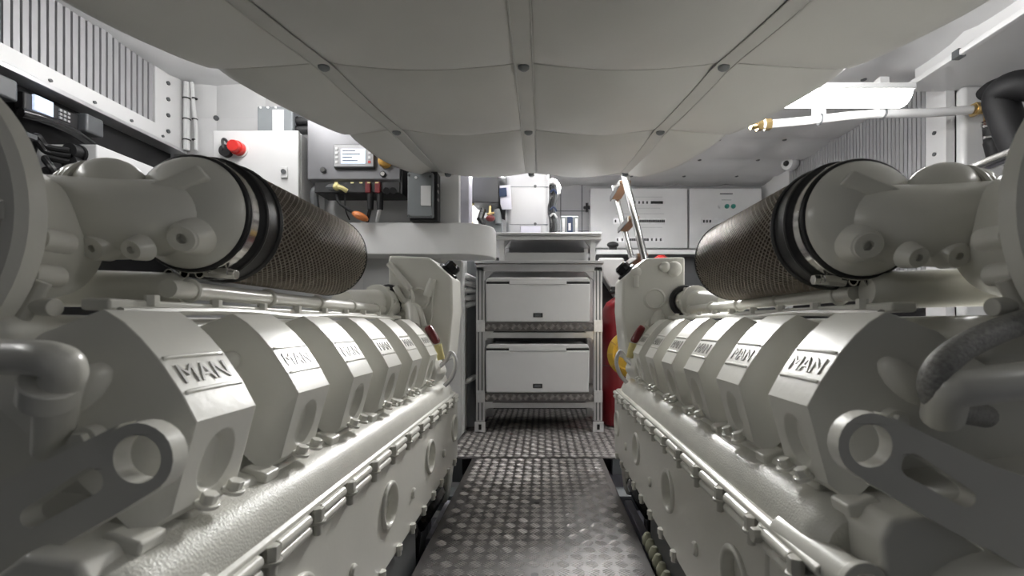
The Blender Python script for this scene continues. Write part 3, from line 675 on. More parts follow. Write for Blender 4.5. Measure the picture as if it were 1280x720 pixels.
# ------------------------------------------------------------------ storage rack, boxes, bench
SD = 2.32
rk = thing('storage_rack', (P(674, 540, SD).x, SD+.2, 0), 'aluminium profile rack with two chequered shelves holding white boxes', 'rack')
X0 = P(595, 0, SD).x; X1 = P(753, 0, SD).x; w = .044
zt = P(0, 326, SD).z; D1 = SD+.42
for x in (X0, X1-w):
    for y in (SD, D1-w):
        po = G().box((x, y, .055 if y == SD else .002), (x+w, y+w, zt-.03)).done('post', 'alu', rk, bevel=.003)
        if y == SD:
            for k in (.3, .7): G().box((x+w*k-.003, y-.0015, .06), (x+w*k+.003, y+.001, zt-.04)).done('groove', 'dark_grey', po)
            ft = G().box((x-.006, y-.012, .002), (x+w+.006, y-.002, .055)).box((x-.006, y-.012, .002), (x+w+.006, y+w, .008)).done('foot_bracket', 'galv', rk, bevel=.003)
            G().box((x+w/2-.007, y-.0135, .015), (x+w/2+.007, y-.0115, .042)).done('slot', 'black', ft)
G().box((X0-.006, SD-.01, zt-.014), (X1+.006, D1, zt)).done('top_board', 'alu', rk, bevel=.002)
for y in (SD, D1-w): G().box((X0, y, zt-.055), (X1, y+w, zt-.016)).done('top_rail', 'alu', rk, bevel=.003)
for py in (403, 491):
    z = P(0, py, SD).z; z2 = P(0, py+11, SD).z
    sh = G().box((X0+.01, SD-.004, z-.006), (X1-.01, D1-.01, z)).box((X0+w-.02, SD-.006, z2), (X1-w+.02, SD-.001, z)).done('shelf', 'tread', rk, bevel=.001)
    g = G(); n = 17
    for k in range(n):
        cx = X0+w+(X1-X0-2*w)*(k+.5)/n; a = .7 if k % 2 else -.7
        d = Vector((math.cos(a), 0, math.sin(a))); q = Vector((-d.z, 0, d.x))
        for r in range(-2, 3):
            c = Vector((cx, SD-.006, (z+z2)/2))+q*r*.0056; ln = .013
            g.raw([c-d*ln, c-q*.002, c+d*ln, c+q*.002, c+V(0, -.0025, 0)], [(0, 1, 4), (1, 2, 4), (2, 3, 4), (3, 0, 4)])
    g.done('tread_bars', 'tread_bar', sh, kind='stuff', smooth=0)
    G().box((X0+w, SD+.01, z2-.035), (X1-w, SD+.045, z2-.006)).done('shelf_rail', 'alu', rk, bevel=.002)
    for x in (X0+.002, X1-w): G().box((x, SD-.008, z2-.004), (x+w, SD-.001, z+.012)).done('shelf_bracket', 'galv', rk, bevel=.002)
    for sx, x in ((1, X0+w), (-1, X1-w)):
        G().loft([Vector((x, SD+.006, z2)), Vector((x+sx*.045, SD+.006, z2)), Vector((x, SD+.006, z2-.05))], [Vector((x, SD+.03, z2)), Vector((x+sx*.045, SD+.03, z2)), Vector((x, SD+.03, z2-.05))]).done('gusset', 'alu', rk)
for sx, x in ((1, X0+w), (-1, X1-w)):
    G().loft([Vector((x, SD+.006, zt-.05)), Vector((x+sx*.05, SD+.006, zt-.05)), Vector((x, SD+.006, zt-.10))], [Vector((x, SD+.03, zt-.05)), Vector((x+sx*.05, SD+.03, zt-.05)), Vector((x, SD+.03, zt-.10))]).done('gusset', 'alu', rk)
def crate(px0, px1, pt, pb, lab):
    a = P(px0, pb, SD-.002); b = P(px1, pt, SD-.002); y0 = SD-.012; y1 = SD+.36
    t = thing('storage_box', ((a.x+b.x)/2, SD+.17, a.z), lab, 'box', 'white storage boxes on the rack')
    zl = b.z-.032
    body = [(a.x+.004, a.z+.001), (b.x-.004, a.z+.001), (b.x, zl), (a.x, zl)]
    G().loft([Vector((x, y0, z)) for x, z in body], [Vector((x, y1, z)) for x, z in body]).done('body', 'box_plastic', t, bevel=.008, seg=3)
    lid = [(a.x+.002, zl+.010), (b.x-.002, zl+.010), (b.x-.012, b.z), (a.x+.012, b.z)]
    ld = G().loft([Vector((x, y0-.002, z)) for x, z in lid], [Vector((x, y1, z)) for x, z in lid]).done('lid', 'box_plastic', t, bevel=.006, seg=3)
    cxm = (a.x+b.x)/2
    G().box((cxm-.145*b.x/b.x-.0, y0-.003, zl-.004), (cxm+.145, y0+.05, zl+.014)).done('latch', 'box_plastic', t, bevel=.003)
    G().box((a.x+.004, y0+.006, zl-.002), (b.x-.004, y0+.03, zl+.012)).done('gap_seal', 'black', t)
    zz = P(0, pb-9, SD).z; pl = G().box((cxm-.024, y0-.003, zz-.011), (cxm+.024, y0+.002, zz+.011)).done('name_plate', 'black', t, bevel=.001)
    for dz in (.004, -.004): G().box((cxm-.016, y0-.0036, zz+dz-.0014), (cxm+.016, y0-.003, zz+dz+.0014)).done('print_line', 'mid_grey', pl)
crate(607, 738, 347, 403, 'white plastic storage box on the upper shelf of the rack')
crate(607, 737, 430, 491, 'white plastic storage box on the lower shelf of the rack')
# bench above the rack
zb = P(0, 293, SD+.02).z; bx0 = P(615, 0, SD).x; bx1 = P(751, 0, SD).x
bn = thing('equipment_bench', ((bx0+bx1)/2, SD+.22, zt), 'low white bench standing on top of the storage rack', 'bench')
G().box((bx0, SD-.03, zb-.016), (bx1, SD+.55, zb)).done('bench_top', 'alu', bn, bevel=.003)
G().box((bx0, SD-.02, zb-.034), (bx1, SD+.0, zb-.017)).done('bench_rail', 'white_plastic', bn, bevel=.002)
for px in (627, 741):
    x = P(px, 0, SD).x
    for y in (SD, SD+.36): G().box((x-.013, y, zt+.0005), (x+.013, y+.026, zb-.016)).done('leg', 'white_plastic', bn, bevel=.002)
    for sx in (-1, 1): G().loft([Vector((x+sx*.013, SD+.004, zb-.034)), Vector((x+sx*.04, SD+.004, zb-.034)), Vector((x+sx*.013, SD+.004, zb-.07))], [Vector((x+sx*.013, SD+.02, zb-.034)), Vector((x+sx*.04, SD+.02, zb-.034)), Vector((x+sx*.013, SD+.02, zb-.07))]).done('corner_brace', 'alu', bn)
tag(G().box((P(629, 0, SD+.2).x, SD+.06, zt+.001), (P(730, 0, SD+.2).x, SD+.30, zt+.052)).done('flat_case', 'white_plastic', bevel=.004), 'flat pale grey case lying under the white bench on the rack', 'case')
# added black sheet standing in for the dark void behind the rack
struct(G().box((-.40, 2.95, Zc(ZF)), (.5, 3.0, .98)).done('rack_void_sheet', 'black', smooth=0))

# ------------------------------------------------------------------ things on the bench
def pbox(g, px0, py0, px1, py1, D, dep):
    a = P(px0, py1, D); b = P(px1, py0, D); return g.box((a.x, D, a.z), (b.x, D+dep, b.z))
GD = 2.50
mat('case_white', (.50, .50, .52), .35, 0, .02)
gs = thing('white_equipment_case', (P(662, 0, GD).x, GD+.15, zb), 'white rounded equipment case with cables along its side on the bench', 'equipment case')
a = P(632, 0, GD); b = P(686, 205, GD)
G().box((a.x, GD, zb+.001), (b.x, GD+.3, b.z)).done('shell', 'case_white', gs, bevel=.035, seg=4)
for py in (234, 281): G().box((a.x+.02, GD-.002, P(0, py, GD).z), (b.x-.006, GD+.01, P(0, py, GD).z+.003)).done('seam', 'mid_grey', gs)
for py in (233, 280):
    c = P(669, py, GD-.001); G().cyl(c, c+V(0, -.004, 0), .008, None, 12).done('screw', 'dark_grey', gs)
c = P(663, 287, GD-.004); G().box((c.x-.055, GD-.012, zb+.001), (c.x+.055, GD-.001, c.z+.018)).done('name_plate', 'lilac', gs, bevel=.004)
for k, (px, c0) in enumerate(((688, 'gloss_black'), (691, 'black'), (694, 'dark_grey'))):
    G().tube([P(px, 232, GD+.03), P(px+1.5, 245, GD+.01), P(px-1.5, 262, GD+.02), P(px+1, 280, GD+.01), (P(px, 0, GD).x, GD+.02, zb+.006)], .009, 8).done('cable', c0, gs)
G().tube([P(684, 228, GD+.06), P(692, 226, GD+.06), P(698, 233, GD+.06), P(698, 242, GD+.06)], .012, 8).done('cable_duct', 'white_plastic', gs)
for k, (py, cc) in enumerate(((240, 'blue'), (262, 'blue'), (270, 'white_plastic'))):
    G().tube([P(688, py, GD), P(692, py-3, GD-.012), P(696, py+2, GD)], .005, 6).done('cable_clip', cc, gs)
# dark panel box hung at an angle beside it
BD = 2.42
mat('charcoal', (.022, .023, .025), .45, 0, .1)
dk = thing('control_panel_box', (P(606, 0, BD).x, BD+.1, zb), 'charcoal control box with hose fittings below, hung beside the white case', 'control box')
fr = [P(588, 219, BD), P(623, 219, BD), P(623, 253, BD), P(588, 253, BD)]
sd_ = [P(632, 222, BD+.16), P(632, 262, BD+.16)]
G().raw(fr+[sd_[0], sd_[1], P(597, 222, BD+.16), P(597, 262, BD+.16), P(631, 275, BD+.02)], [(0, 1, 2, 3), (0, 6, 4, 1), (6, 7, 5, 4), (0, 3, 7, 6), (2, 8, 5), (1, 4, 5, 8, 2), (3, 2, 8, 5, 7)]).done('housing', 'charcoal', dk, bevel=.003)
G().bar(P(627.5, 232, BD+.03), P(629.5, 262, BD+.05), .012, .09).done('side_panel', 'lilac', dk)
G().bar(P(627, 235, BD+.02), P(628, 246, BD+.03), .014, .05).done('side_display', 'blue', dk)
G().cyl(P(604, 262, BD+.02), P(600, 274, BD+.0), .016).cyl(P(600, 274, BD), P(602, 286, BD), .012).done('black_fitting', 'gloss_black', dk)
G().cyl(P(613, 258, BD+.02), P(612, 272, BD+.0), .008).cyl(P(609, 268, BD), P(618, 266, BD), .006).done('brass_fitting', 'brass', dk)
G().ball(P(613, 273, BD), .022, (1.1, .8, .8)).done('red_knob', 'dark_red', dk)
G().tube([P(592, 254, BD+.03), P(587, 260, BD), P(587, 272, BD), P(592, 284, BD)], .007, 8).done('cream_hose', 'pale_yellow', dk)
G().tube([P(599, 272, BD), P(604, 282, BD), P(601, 290, BD)], .016, 8).done('lower_hose', 'black', dk)
G().cyl(P(622, 262, BD+.03), P(623, 280, BD+.03), .02).done('grey_fitting', 'mid_grey', dk)
G().box((P(600, 0, BD).x, BD+.04, zb+.001), (P(626, 0, BD).x, BD+.14, P(0, 270, BD).z)).done('pedestal', 'mid_grey', dk, bevel=.004)
tag(pbox(G(), 634.5, 247, 638.5, 257, GD-.01, .008).done('warning_tag', 'amber'), 'small amber tag stuck on the white equipment case', 'tag')
# small speaker-like box
sb = thing('filter_unit', (P(712, 0, 2.55).x, 2.6, zb), 'small grey unit with blue centre strip standing on the bench', 'filter unit')
G().box((P(701, 0, 2.55).x, 2.55, zb+.001), (P(723, 0, 2.55).x, 2.66, P(0, 270, 2.55).z)).done('body', 'mid_grey', sb, bevel=.006)
G().box((P(709, 0, 2.55).x, 2.546, zb+.002), (P(716, 0, 2.55).x, 2.56, P(0, 271, 2.55).z)).done('blue_strip', 'blue', sb, bevel=.002)
pbox(G(), 710.5, 279, 713.5, 288, 2.544, .004).done('label_sticker', 'white_plastic', sb)
for px in (703, 719): pbox(G(), px, 273, px+3, 290, 2.546, .008).done('side_grip', 'galv', sb)

# ------------------------------------------------------------------ electrical cabinets on the back wall
CD = 3.72
def cabinet(px0, px1, pt, pb, lab):
    t = thing('electrical_cabinet', (P((px0+px1)/2, 0, CD).x, CD+.05, P(0, pb, CD).z), lab, 'cabinet')
    pbox(G(), px0, pt, px1, pb, CD, .12).done('body', 'white_plastic', t, bevel=.004)
    return t
c1 = cabinet(738, 859.5, 235.5, 310, 'wide white electrical cabinet with three rows of breakers behind the ladder')
c2 = cabinet(862, 952, 235.5, 310, 'white electrical cabinet with green indicator buttons next to the ribbed grille')
def strip(t, px0, px1, py0, py1, xs):
    s_ = pbox(G(), px0, py0, px1, py1, CD-.006, .006).done('breaker_strip', 'galv', t)
    for x in xs:
        pbox(G(), x-.9, (py0+py1)/2-1.6, x+.9, (py0+py1)/2+1.6, CD-.012, .01).done('breaker', 'black', s_)
strip(c1, 791, 830, 250.5, 255.5, [793.5, 799, 804, 809]+[814.5+1.9*k for k in range(8)])
strip(c1, 767, 832.5, 273, 279.5, [769.5, 776]+[798+2.3*k for k in range(15)])
strip(c1, 770, 830, 296.5, 302.5, [772, 778]+[786+2.4*k for k in range(11)]+[815, 820.5, 826])
for px0, px1, py in ((794, 828, 246), (770, 830, 267), (772, 828, 284), (795, 825, 260)):
    pbox(G(), px0, py, px1, py+.5, CD-.0008, .001).done('print_line', 'wall_grey', c1)
strip(c2, 877, 906, 273, 280, [880, 884, 888])
pbox(G(), 888, 274.5, 897, 278.5, CD-.008, .004).done('red_label', 'white_plastic', c2)
for px, mm in ((900, 'white_plastic'), (908.5, 'green'), (916.5, 'green')):
    c = P(px, 258, CD); G().cyl(c, c+V(0, -.015, 0), .0155, None, 18).cyl(c, c+V(0, -.004, 0), .019, None, 18).done('indicator_button', mm, c2)
pbox(G(), 900, 241.5, 916, 243, CD-.0008, .001).done('print_line', 'dark_grey', c2)
pbox(G(), 902, 249.6, 914, 250.2, CD-.0008, .001).done('print_line', 'mid_grey', c2)
for px in (733,): tag(G().cyl(P(731, 259.5, CD+.1), P(737, 259.5, CD+.02), .014).cyl(P(733.5, 254, CD+.05), P(733.5, 265, CD+.05), .01).done('rotary_handle', 'black'), 'black rotary handle on the side of the wide electrical cabinet', 'handle')
ct = tag(G().box((P(745, 0, 3.4).x, 3.36, P(0, 318, 3.36).z), (1.84, CD+.13, P(0, 312, 3.36).z)).done('counter_top', 'white_plastic', bevel=.004), 'white counter top running below the electrical cabinets', 'counter')
struct(G().box((.52, 3.5, Zc(ZF)), (1.84, 3.56, P(0, 318, 3.36).z-.001)).done('wall_counter_front', 'dark_grey', smooth=0))
tag(G().ball(P(766, 311, 3.42)+V(0, 0, .03), .03, (1.5, 1, .8)).box(P(762, 312, 3.42), P(770, 309, 3.46)).done('grab_handle', 'black'), 'small black handle lying on the counter behind the ladder', 'handle')
tag(G().lathe(P(826, 324, 2.95), (0, 0, 1), [(.05, -.2), (.05, -.02), (.042, .01), (.02, .025), (0, .027)], 20).cyl(P(826, 324, 2.95)+V(0, 0, -.2), V(P(826, 324, 2.95).x, 2.95, Zc(ZF)), .05).done('red_cap_pipe', 'signal_red'), 'red capped pipe just showing behind the header tank near the ladder', 'pipe')

# ------------------------------------------------------------------ ladder
ld = thing('boarding_ladder', (.76, 2.63, 0), 'polished steel ladder with wooden treads leaning beside the rack', 'ladder')
for y, (pt, pb) in ((2.46, ((780.5, 219), (806, 325))), (2.80, ((767, 232), (790, 325)))):
    a = P(*pt, y); b = P(*pb, y); e = a+(b-a)*((a.z-0.003)/(a.z-b.z))
    G().tube([e, b, a], .020 if y < 2.6 else .017, 14, 1).done('rail', 'steel', ld)
ra = P(780.5, 219, 2.46); rb = P(806, 325, 2.46)
for k, py in enumerate((226, 271, 318, 365, 410)):
    u = (py-219)/(325-219); c = ra+(rb-ra)*u
    st = G().box((c.x-.035, 2.475, c.z-.012), (c.x+.03, 2.785, c.z+.008)).done('tread', 'brown', ld, bevel=.003)
    G().box((c.x-.037, 2.47, c.z-.022), (c.x-.03, 2.79, c.z+.006)).done('tread_edge', 'steel', st)

# ------------------------------------------------------------------ red extinguisher bottle, white duct, pipes near the rack
fxr = thing('extinguisher_bottle', (P(772, 0, 2.5).x, 2.5, 0), 'large dark red extinguisher bottle standing beside the rack', 'extinguisher')
c = V(P(774, 0, 2.5).x, 2.5, 0); hz = P(0, 372, 2.5).z
G().lathe(c+V(0, 0, .003), (0, 0, 1), [(.085, 0), (.098, .01), (.098, hz-.12), (.092, hz-.07), (.07, hz-.03), (.035, hz-.006), (.026, hz)], 36).done('cylinder', 'red', fxr)
G().lathe(c, (0, 0, 1), [(.0985, P(0, 456, 2.5).z), (.099, P(0, 455.5, 2.5).z)], 36).done('band', 'dark_grey', fxr)
vz = c+V(0, 0, hz); G().cyl(vz+V(0, 0, -.004), vz+V(0, 0, .05), .022).cyl(vz+V(-.05, 0, .03), vz+V(.03, 0, .04), .012).box(vz+V(-.045, -.012, .04), vz+V(.02, .012, .06)).done('valve', 'black', fxr, bevel=.002)
G().cyl(vz+V(-.005, -.02, .025), vz+V(-.005, -.036, .025), .018).done('gauge', 'white_plastic', fxr); G().torus(vz+V(-.005, -.036, .025), (0, 1, 0), .018, .003, 18, 6).done('gauge_ring', 'brass', fxr)
du = [P(748, 322, 2.84), P(781, 322, 2.84), P(781, 375, 2.84), P(775, 378, 2.84), P(753, 345, 2.84)]
lg = [P(771, 374, 2.85), P(780, 374, 2.85), V(P(780, 0, 2.85).x, 2.85, 0.003), V(P(771, 0, 2.85).x, 2.85, 0.003)]
tag(G().loft(du, [p+V(0, .2, 0) for p in du]).loft(lg, [p+V(0, .15, 0) for p in lg]).done('white_duct', 'white_plastic', bevel=.02, seg=3), 'white moulded duct tapering down behind the red bottle', 'duct')
# left of the rack: grey riser with corrugated hoses
xr = P(585, 0, 2.46).x
tag(G().cyl((xr, 2.47, .001), (xr, 2.47, P(0, 325, 2.47).z), .045, None, 24).done('riser_pipe', 'mid_grey'), 'grey vertical riser pipe between the white panel and the rack', 'pipe')
for k, py in enumerate((345, 354, 363, 373, 382)):
    bow = 5-2.2*k
    tag(G().tube([P(573, py-bow*.7, 2.40), P(581, py-bow*.2, 2.37), P(588, py+bow*.5, 2.37), P(594, py+bow*1.0, 2.42)], .0145, 10).done('bent_hose', 'white_plastic'), ['topmost and most bent', 'second from top', 'middle', 'second from bottom', 'lowest and straightest'][k]+' pale hose of the bundle crossing the grey riser pipe', 'hose', 'hoses crossing the riser')
tag(G().tube([P(573, 476, 2.40), P(582, 477, 2.37), P(588, 474, 2.37), P(593, 471, 2.42)], .014, 10).done('hose', 'white_plastic'), 'single pale hose low on the grey riser pipe', 'hose')
# white panel and rounded shelf fascia on the left
FD = 2.06
tag(G().box((P(520, 0, 2.26).x, 2.27, 0), (P(578, 0, 2.26).x, 2.34, P(0, 319.5, FD).z)).done('bulkhead_board', 'fascia_lit_white', bevel=.004), 'tall white side panel beside the storage rack, behind the engine', 'panel')
FD = 2.06
z1 = P(0, 278, FD).z; z0 = P(0, 318, FD).z
pl = [(-1.69, 2.20), (-1.69, FD)]; xr_ = P(617, 0, FD+.08).x
pl += [(-.38, FD)]+[(-.38+(xr_+.38)*math.sin(a), FD+.13-.13*math.cos(a)) for a in [PI/2*k/10 for k in range(1, 11)]]+[(xr_, 2.26), (-.5, 2.30), (-.5, 2.20)]
sh = tag(G().loft([V(x, y, z0) for x, y in pl], [V(x, y, z1) for x, y in pl]).done('shelf_fascia', 'fascia_lit_white', bevel=.006), 'thick white shelf with rounded end below the inverter', 'shelf')
co = P(543, 0, 2.12); tag(G().box((P(544, 0, 2.12).x, 2.12, z1+.001), (P(574, 0, 2.12).x, 2.22, Zc(ZC)-.03)).done('white_column', 'fascia_lit_white', bevel=.004), 'white square column standing on the rounded shelf', 'column')
tag(G().box((P(574.5, 0, 2.2).x, 2.16, z1+.001), (P(588, 0, 2.2).x, 2.26, Zc(ZC)-.03)).done('lilac_panel', 'lilac', bevel=.004), 'pale lilac panel next to the white column', 'panel')

# ------------------------------------------------------------------ cabinet and electronics on the left
AD = 1.98
cab = thing('wall_cabinet', (P(330, 0, AD).x, AD+.1, z1), 'white steel cabinet with red switch and black rubber cap', 'cabinet')
a = P(266, 0, AD); b = P(373, 163, AD)
G().box((a.x, AD, z1+.001), (b.x, AD+.018, b.z)).done('door', 'white_plastic', cab, bevel=.004)
G().box((a.x+.006, AD+.022, z1+.001), (P(388, 0, AD+.1).x, LY-.002, b.z-.004)).done('body', 'white_plastic', cab, bevel=.004)
c = P(300, 187, AD); sw_ = G().cyl(c, c+V(0, -.03, 0), .030, None, 24).cyl(c+V(0, -.028, 0), c+V(0, -.05, 0), .026, None, 10).done('red_switch', 'signal_red', cab, bevel=.003)
G().lathe(c, (0, -1, 0), [(.036, 0), (.036, .006), (0, .006)], 24).done('switch_base', 'white_plastic', cab)
c = P(284.5, 190, AD); G().cyl(c, c+V(0, -.02, 0), .026, None, 20).done('cap', 'rubber', cab); G().tube([c+V(-.01, -.016, 0), P(279, 184, AD-.02), P(278, 176, AD-.015), P(281, 174, AD-.012), P(286, 181, AD-.012), c+V(.004, -.014, .012)], .0055, 8).done('strap', 'rubber', cab)
lk = pbox(G(), 350.5, 208, 359, 222.5, AD-.008, .008).done('lock_plate', 'box_plastic', cab, bevel=.003)
c = P(354.7, 214.5, AD-.008); G().cyl(c, c+V(0, -.006, 0), .010, None, 14).done('keyhole', 'dark_grey', lk)
ja = thing('junction_box', (P(344, 0, 2.08).x, 2.10, b.z), 'small grey junction box with white label on top of the white cabinet', 'junction box')
a2 = P(321, 0, 2.06); pb2 = P(366, 132, 2.06)
G().box((a2.x, 2.06, b.z-.003), (pb2.x, 2.16, pb2.z)).done('body', 'mid_grey', ja, bevel=.008)
pbox(G(), 340.5, 137, 354.5, 163, 2.057, .004).done('label_sticker', 'white_plastic', ja)
for px in (326, 335, 345): 
    c = P(px, 134.5, 2.06); G().cyl(c, c+V(0, -.004, 0), .005, None, 8).done('screw', 'white_plastic', ja)
for py in (152, 163):
    G().cyl(P(366, py, 2.10), P(388, py, 2.10), .019, None, 16).cyl(P(368, py, 2.10), P(373, py, 2.10), .023, None, 10).done('cable_gland', 'black', ja)
ID = 2.00
inv = thing('inverter', (P(444, 0, ID).x, ID+.1, P(0, 237, ID).z), 'dark grey inverter with display panel and red plugs underneath', 'inverter')
a = P(384, 0, ID); b = P(500, 150, ID); zb0 = P(0, 224, ID).z; zb1 = P(0, 240, ID+.06).z
G().raw([(a.x, ID, zb0), (b.x, ID, zb0), (b.x, ID, b.z), (a.x, ID, b.z), (a.x, ID+.15, zb1), (b.x, ID+.15, zb1), (b.x, ID+.15, b.z), (a.x, ID+.15, b.z), (a.x+.03, ID+.05, zb1), (b.x, ID+.05, zb1)],
        [(0, 1, 2, 3), (0, 8, 9, 1), (8, 4, 5, 9), (4, 7, 6, 5), (3, 2, 6, 7), (0, 3, 7, 4, 8), (1, 9, 5, 6, 2)]).done('housing', 'inverter_grey', inv, bevel=.004)
pbox(G(), 393, 226, 500, 241, ID+.012, .13).done('connector_bay', 'black', inv, bevel=.004); ds = pbox(G(), 416.5, 180, 467.5, 210, ID-.018, .02).done('display', 'dark_grey', inv, bevel=.006, seg=3)
pbox(G(), 417.5, 181, 466.5, 208, ID-.0195, .003).done('bezel', 'wall_grey', ds, bevel=.004)
scr = pbox(G(), 426, 186, 456.5, 204.5, ID-.022, .004).done('screen', 'screen', ds)
for k in range(4):
    for px in (420.5, 461.5): pbox(G(), px-1.6, 184+5.6*k, px+1.6, 187+5.6*k, ID-.0225, .004).done('key', 'white_plastic' if (k, px) != (3, 461.5) else 'signal_red', ds)
for i, (q0, q1) in enumerate(((428, 444), (428, 450), (428, 440), (428, 447))):
    pbox(G(), q0, 188+4*i, q1, 189.2+4*i, ID-.0228, .001).done('text_line', 'blue', scr)
for px, py in ((404.5, 213), (479, 218)):
    c = P(px, py, ID); G().cyl(c, c+V(0, -.006, 0), .013, None, 16).done('stud_ring', 'black', inv); G().cyl(c+V(0, -.005, 0), c+V(0, -.010, 0), .009, None, 16).done('stud', 'steel', inv)
c = P(482, 202, ID); G().lathe(c, (0, -1, -.1), [(.030, 0), (.030, .012), (.024, .028), (.012, .036), (0, .037)], 16).done('rotary_knob', 'amber', inv, label='amber rotary knob')
pbox(G(), 500.5, 180, 503, 242, ID+.01, .10).done('mount_bracket', 'black', inv)
for px in (486, 494):
    c = P(px, 238, ID+.04); G().cyl(c, c+V(0, -.03, -.01), .015, None, 12).done('socket', 'black', inv)
G().tube([P(398, 236, ID+.05), P(420, 235, ID+.02), P(430, 236, ID+.03)], .02, 10).tube([P(400, 234, ID+.05), P(393, 241, ID+.03), P(394, 258, ID+.03), P(396, 272, ID+.05)], .018, 10).done('conduit_elbow', 'dark_grey', inv)
G().tube([P(418, 234, ID), P(426, 234.5, ID-.01), P(434, 239, ID)], .010, 8).ball(P(421, 233.5, ID-.005), .016).done('earth_clip', 'pale_yellow', inv)
for px in (462, 474):
    G().box(P(px-6, 241, ID+.0), P(px+6, 231, ID+.05)).done('plug', 'dark_red', inv, bevel=.004)
    G().cyl(P(px+1, 240, ID+.02), P(px+1, 262, ID+.02), .016, .013, 12).done('plug_boot', 'black', inv)
    G().tube([P(px+1, 260, ID+.02), P(px-1, 268, ID+.03), P(px-3, 277, ID+.05)], .008, 8).done('plug_cable', 'black' if px < 470 else 'white_plastic', inv)
G().tube([P(421, 240, ID+.03), P(423, 252, ID+.02), P(434, 261, ID+.02), P(444, 267, ID+.02)], .007, 8).done('cable', 'black', inv)
G().tube([P(431, 240, ID+.03), P(432, 262, ID+.02), P(437, 275, ID+.03)], .003, 6).done('cable', 'black', inv)
G().tube([P(441, 266, ID+.02), P(450, 270, ID+.015), P(460, 275, ID+.02)], .014, 10, 4, rf=lambda u: .006+.012*math.sin(PI*u)**.6).done('cable_joint', 'orange', inv, label='orange cable joint')
for k, px in enumerate((420, 440, 451, 461, 471)): pbox(G(), px-2, 227.5, px+2, 229, ID-.001, .002).done('port_label', 'pale_yellow', inv)
gb = thing('grey_electronics_box', (P(525, 0, ID).x, ID+.05, z1), 'flat grey electronics box with white label standing on the rounded shelf', 'electronics box')
a = P(509, 0, ID); b = P(542, 215, ID)
G().box((a.x, ID, z1+.012), (b.x-.004, ID+.07, b.z)).done('cover', 'mid_grey', gb, bevel=.006)
G().box((a.x+.001, ID+.03, z1+.001), (b.x+.010, ID+.09, b.z+.012)).done('back_tray', 'black', gb, bevel=.004)
pbox(G(), 526, 232, 538.5, 257, ID-.003, .004).done('label_sticker', 'white_plastic', gb)
for px, py in ((511, 219), (538, 221), (511, 270), (539, 271), (520, 222)):
    c = P(px, py, ID); G().cyl(c, c+V(0, -.004, 0), .006, None, 10).done('screw', 'dark_grey' if px != 520 else 'white_plastic', gb)
for py in (232, 240, 250):
    c = P(544, py, ID+.04); G().cyl(c+V(-.006, 0, 0), c+V(.014, 0, 0), .009, None, 10).done('connector', 'steel', gb)

# ------------------------------------------------------------------ dark recess on the left: handset, control box, cables
XW = XL-.06
def wallp(px, py, X): D = X*F/(px-VX); return P(px, py, D)
cb = thing('cable_control_box', (XW+.1, 1.75, Zc(.43)), 'pale grey control box with black cable glands under the ledge', 'control box')
q = wallp(121, 180, -1.56); q2 = wallp(195, 208, -1.56)
G().box((XW+.001, q.y, Zc(.36)), (q.x, q2.y, q.z)).done('body', 'box_plastic', cb, bevel=.005)
for k, (px, py) in enumerate(((99, 193), (99, 207), (99, 221))):
    c = P(px, py, q.y); G().cyl(c, c+V(0, -.035, 0), .027, None, 18).cyl(c, c+V(0, -.008, 0), .033, None, 18).done('cable_gland', 'black', cb)
    e = P(40 if k == 0 else 76, 187 if k == 0 else py+20, q.y-.05)
    G().tube([c+V(0, -.03, 0), c+V(-.05, -.06, .004), (c+e)/2+V(0, -.06, .03 if k == 0 else 0), e], .011, 8).done('cable', 'rubber', cb)
    if k == 0: G().tube([c+V(.004, -.03, -.018), c+V(-.05, -.06, -.014), (c+e)/2+V(0, -.06, .012), e+V(0, 0, -.018)], .009, 8).done('cable', 'rubber', cb)
for k in range(3): tag(G().tube([wallp(16+9*k, 176, XW+.04), wallp(17+9*k, 200, XW+.05), wallp(14+10*k, 236, XW+.04)], .009, 8).done('hanging_cable', 'gloss_black'), 'black cable hanging in the dark recess beside the control box', 'cable', 'cables hanging in the recess')
def handset(px, py, s, lab):
    c = wallp(px, py, XW+.06); t = thing('handset', c, lab, 'handset')
    e = Vector((0, 1, 0)); up = Vector((0, 0, 1)); nx = Vector((1, 0, 0))
    G().obox(c+up*.03-nx*.02, e*.10, nx*.018, up*.032).done('cradle', 'black', t, bevel=.008)
    G().obox(c+up*.035+e*.115, e*.035, nx*.03, up*.035).done('speaker', 'dark_grey', t, bevel=.008)
    G().tube([c-e*.11-up*.018, c-e*.05-up*.012+nx*.01, c+e*.05-up*.016+nx*.01, c+e*.13-up*.03], .017, 12).done('receiver', 'gloss_black', t)
    s_ = G().obox(c-e*.045+up*.035+nx*.002, e*.03, nx*.005, up*.026).done('screen', 'screen', t)
    for i in range(3):
        for j in range(3): G().obox(c+e*(.015+.014*i)+up*(.02+.014*j)+nx*.0, e*.004, nx*.003, up*.004).done('key', 'wall_grey', t)
    G().obox(c-nx*.045+up*.02, e*.05, nx*.03, up*.02).done('mount', 'black', t)
handset(70, 152, 1, 'black corded handset with small lit screen in the dark recess')
handset(-62, 98, 1, 'black handset half hidden further along the dark recess')
tag(G().box((XW+.001, .95, Zc(.60)), (XW+.16, 1.49, Zc(.615))).done('recess_shelf', 'dark_grey'), 'dark narrow shelf below the handsets in the recess', 'shelf')

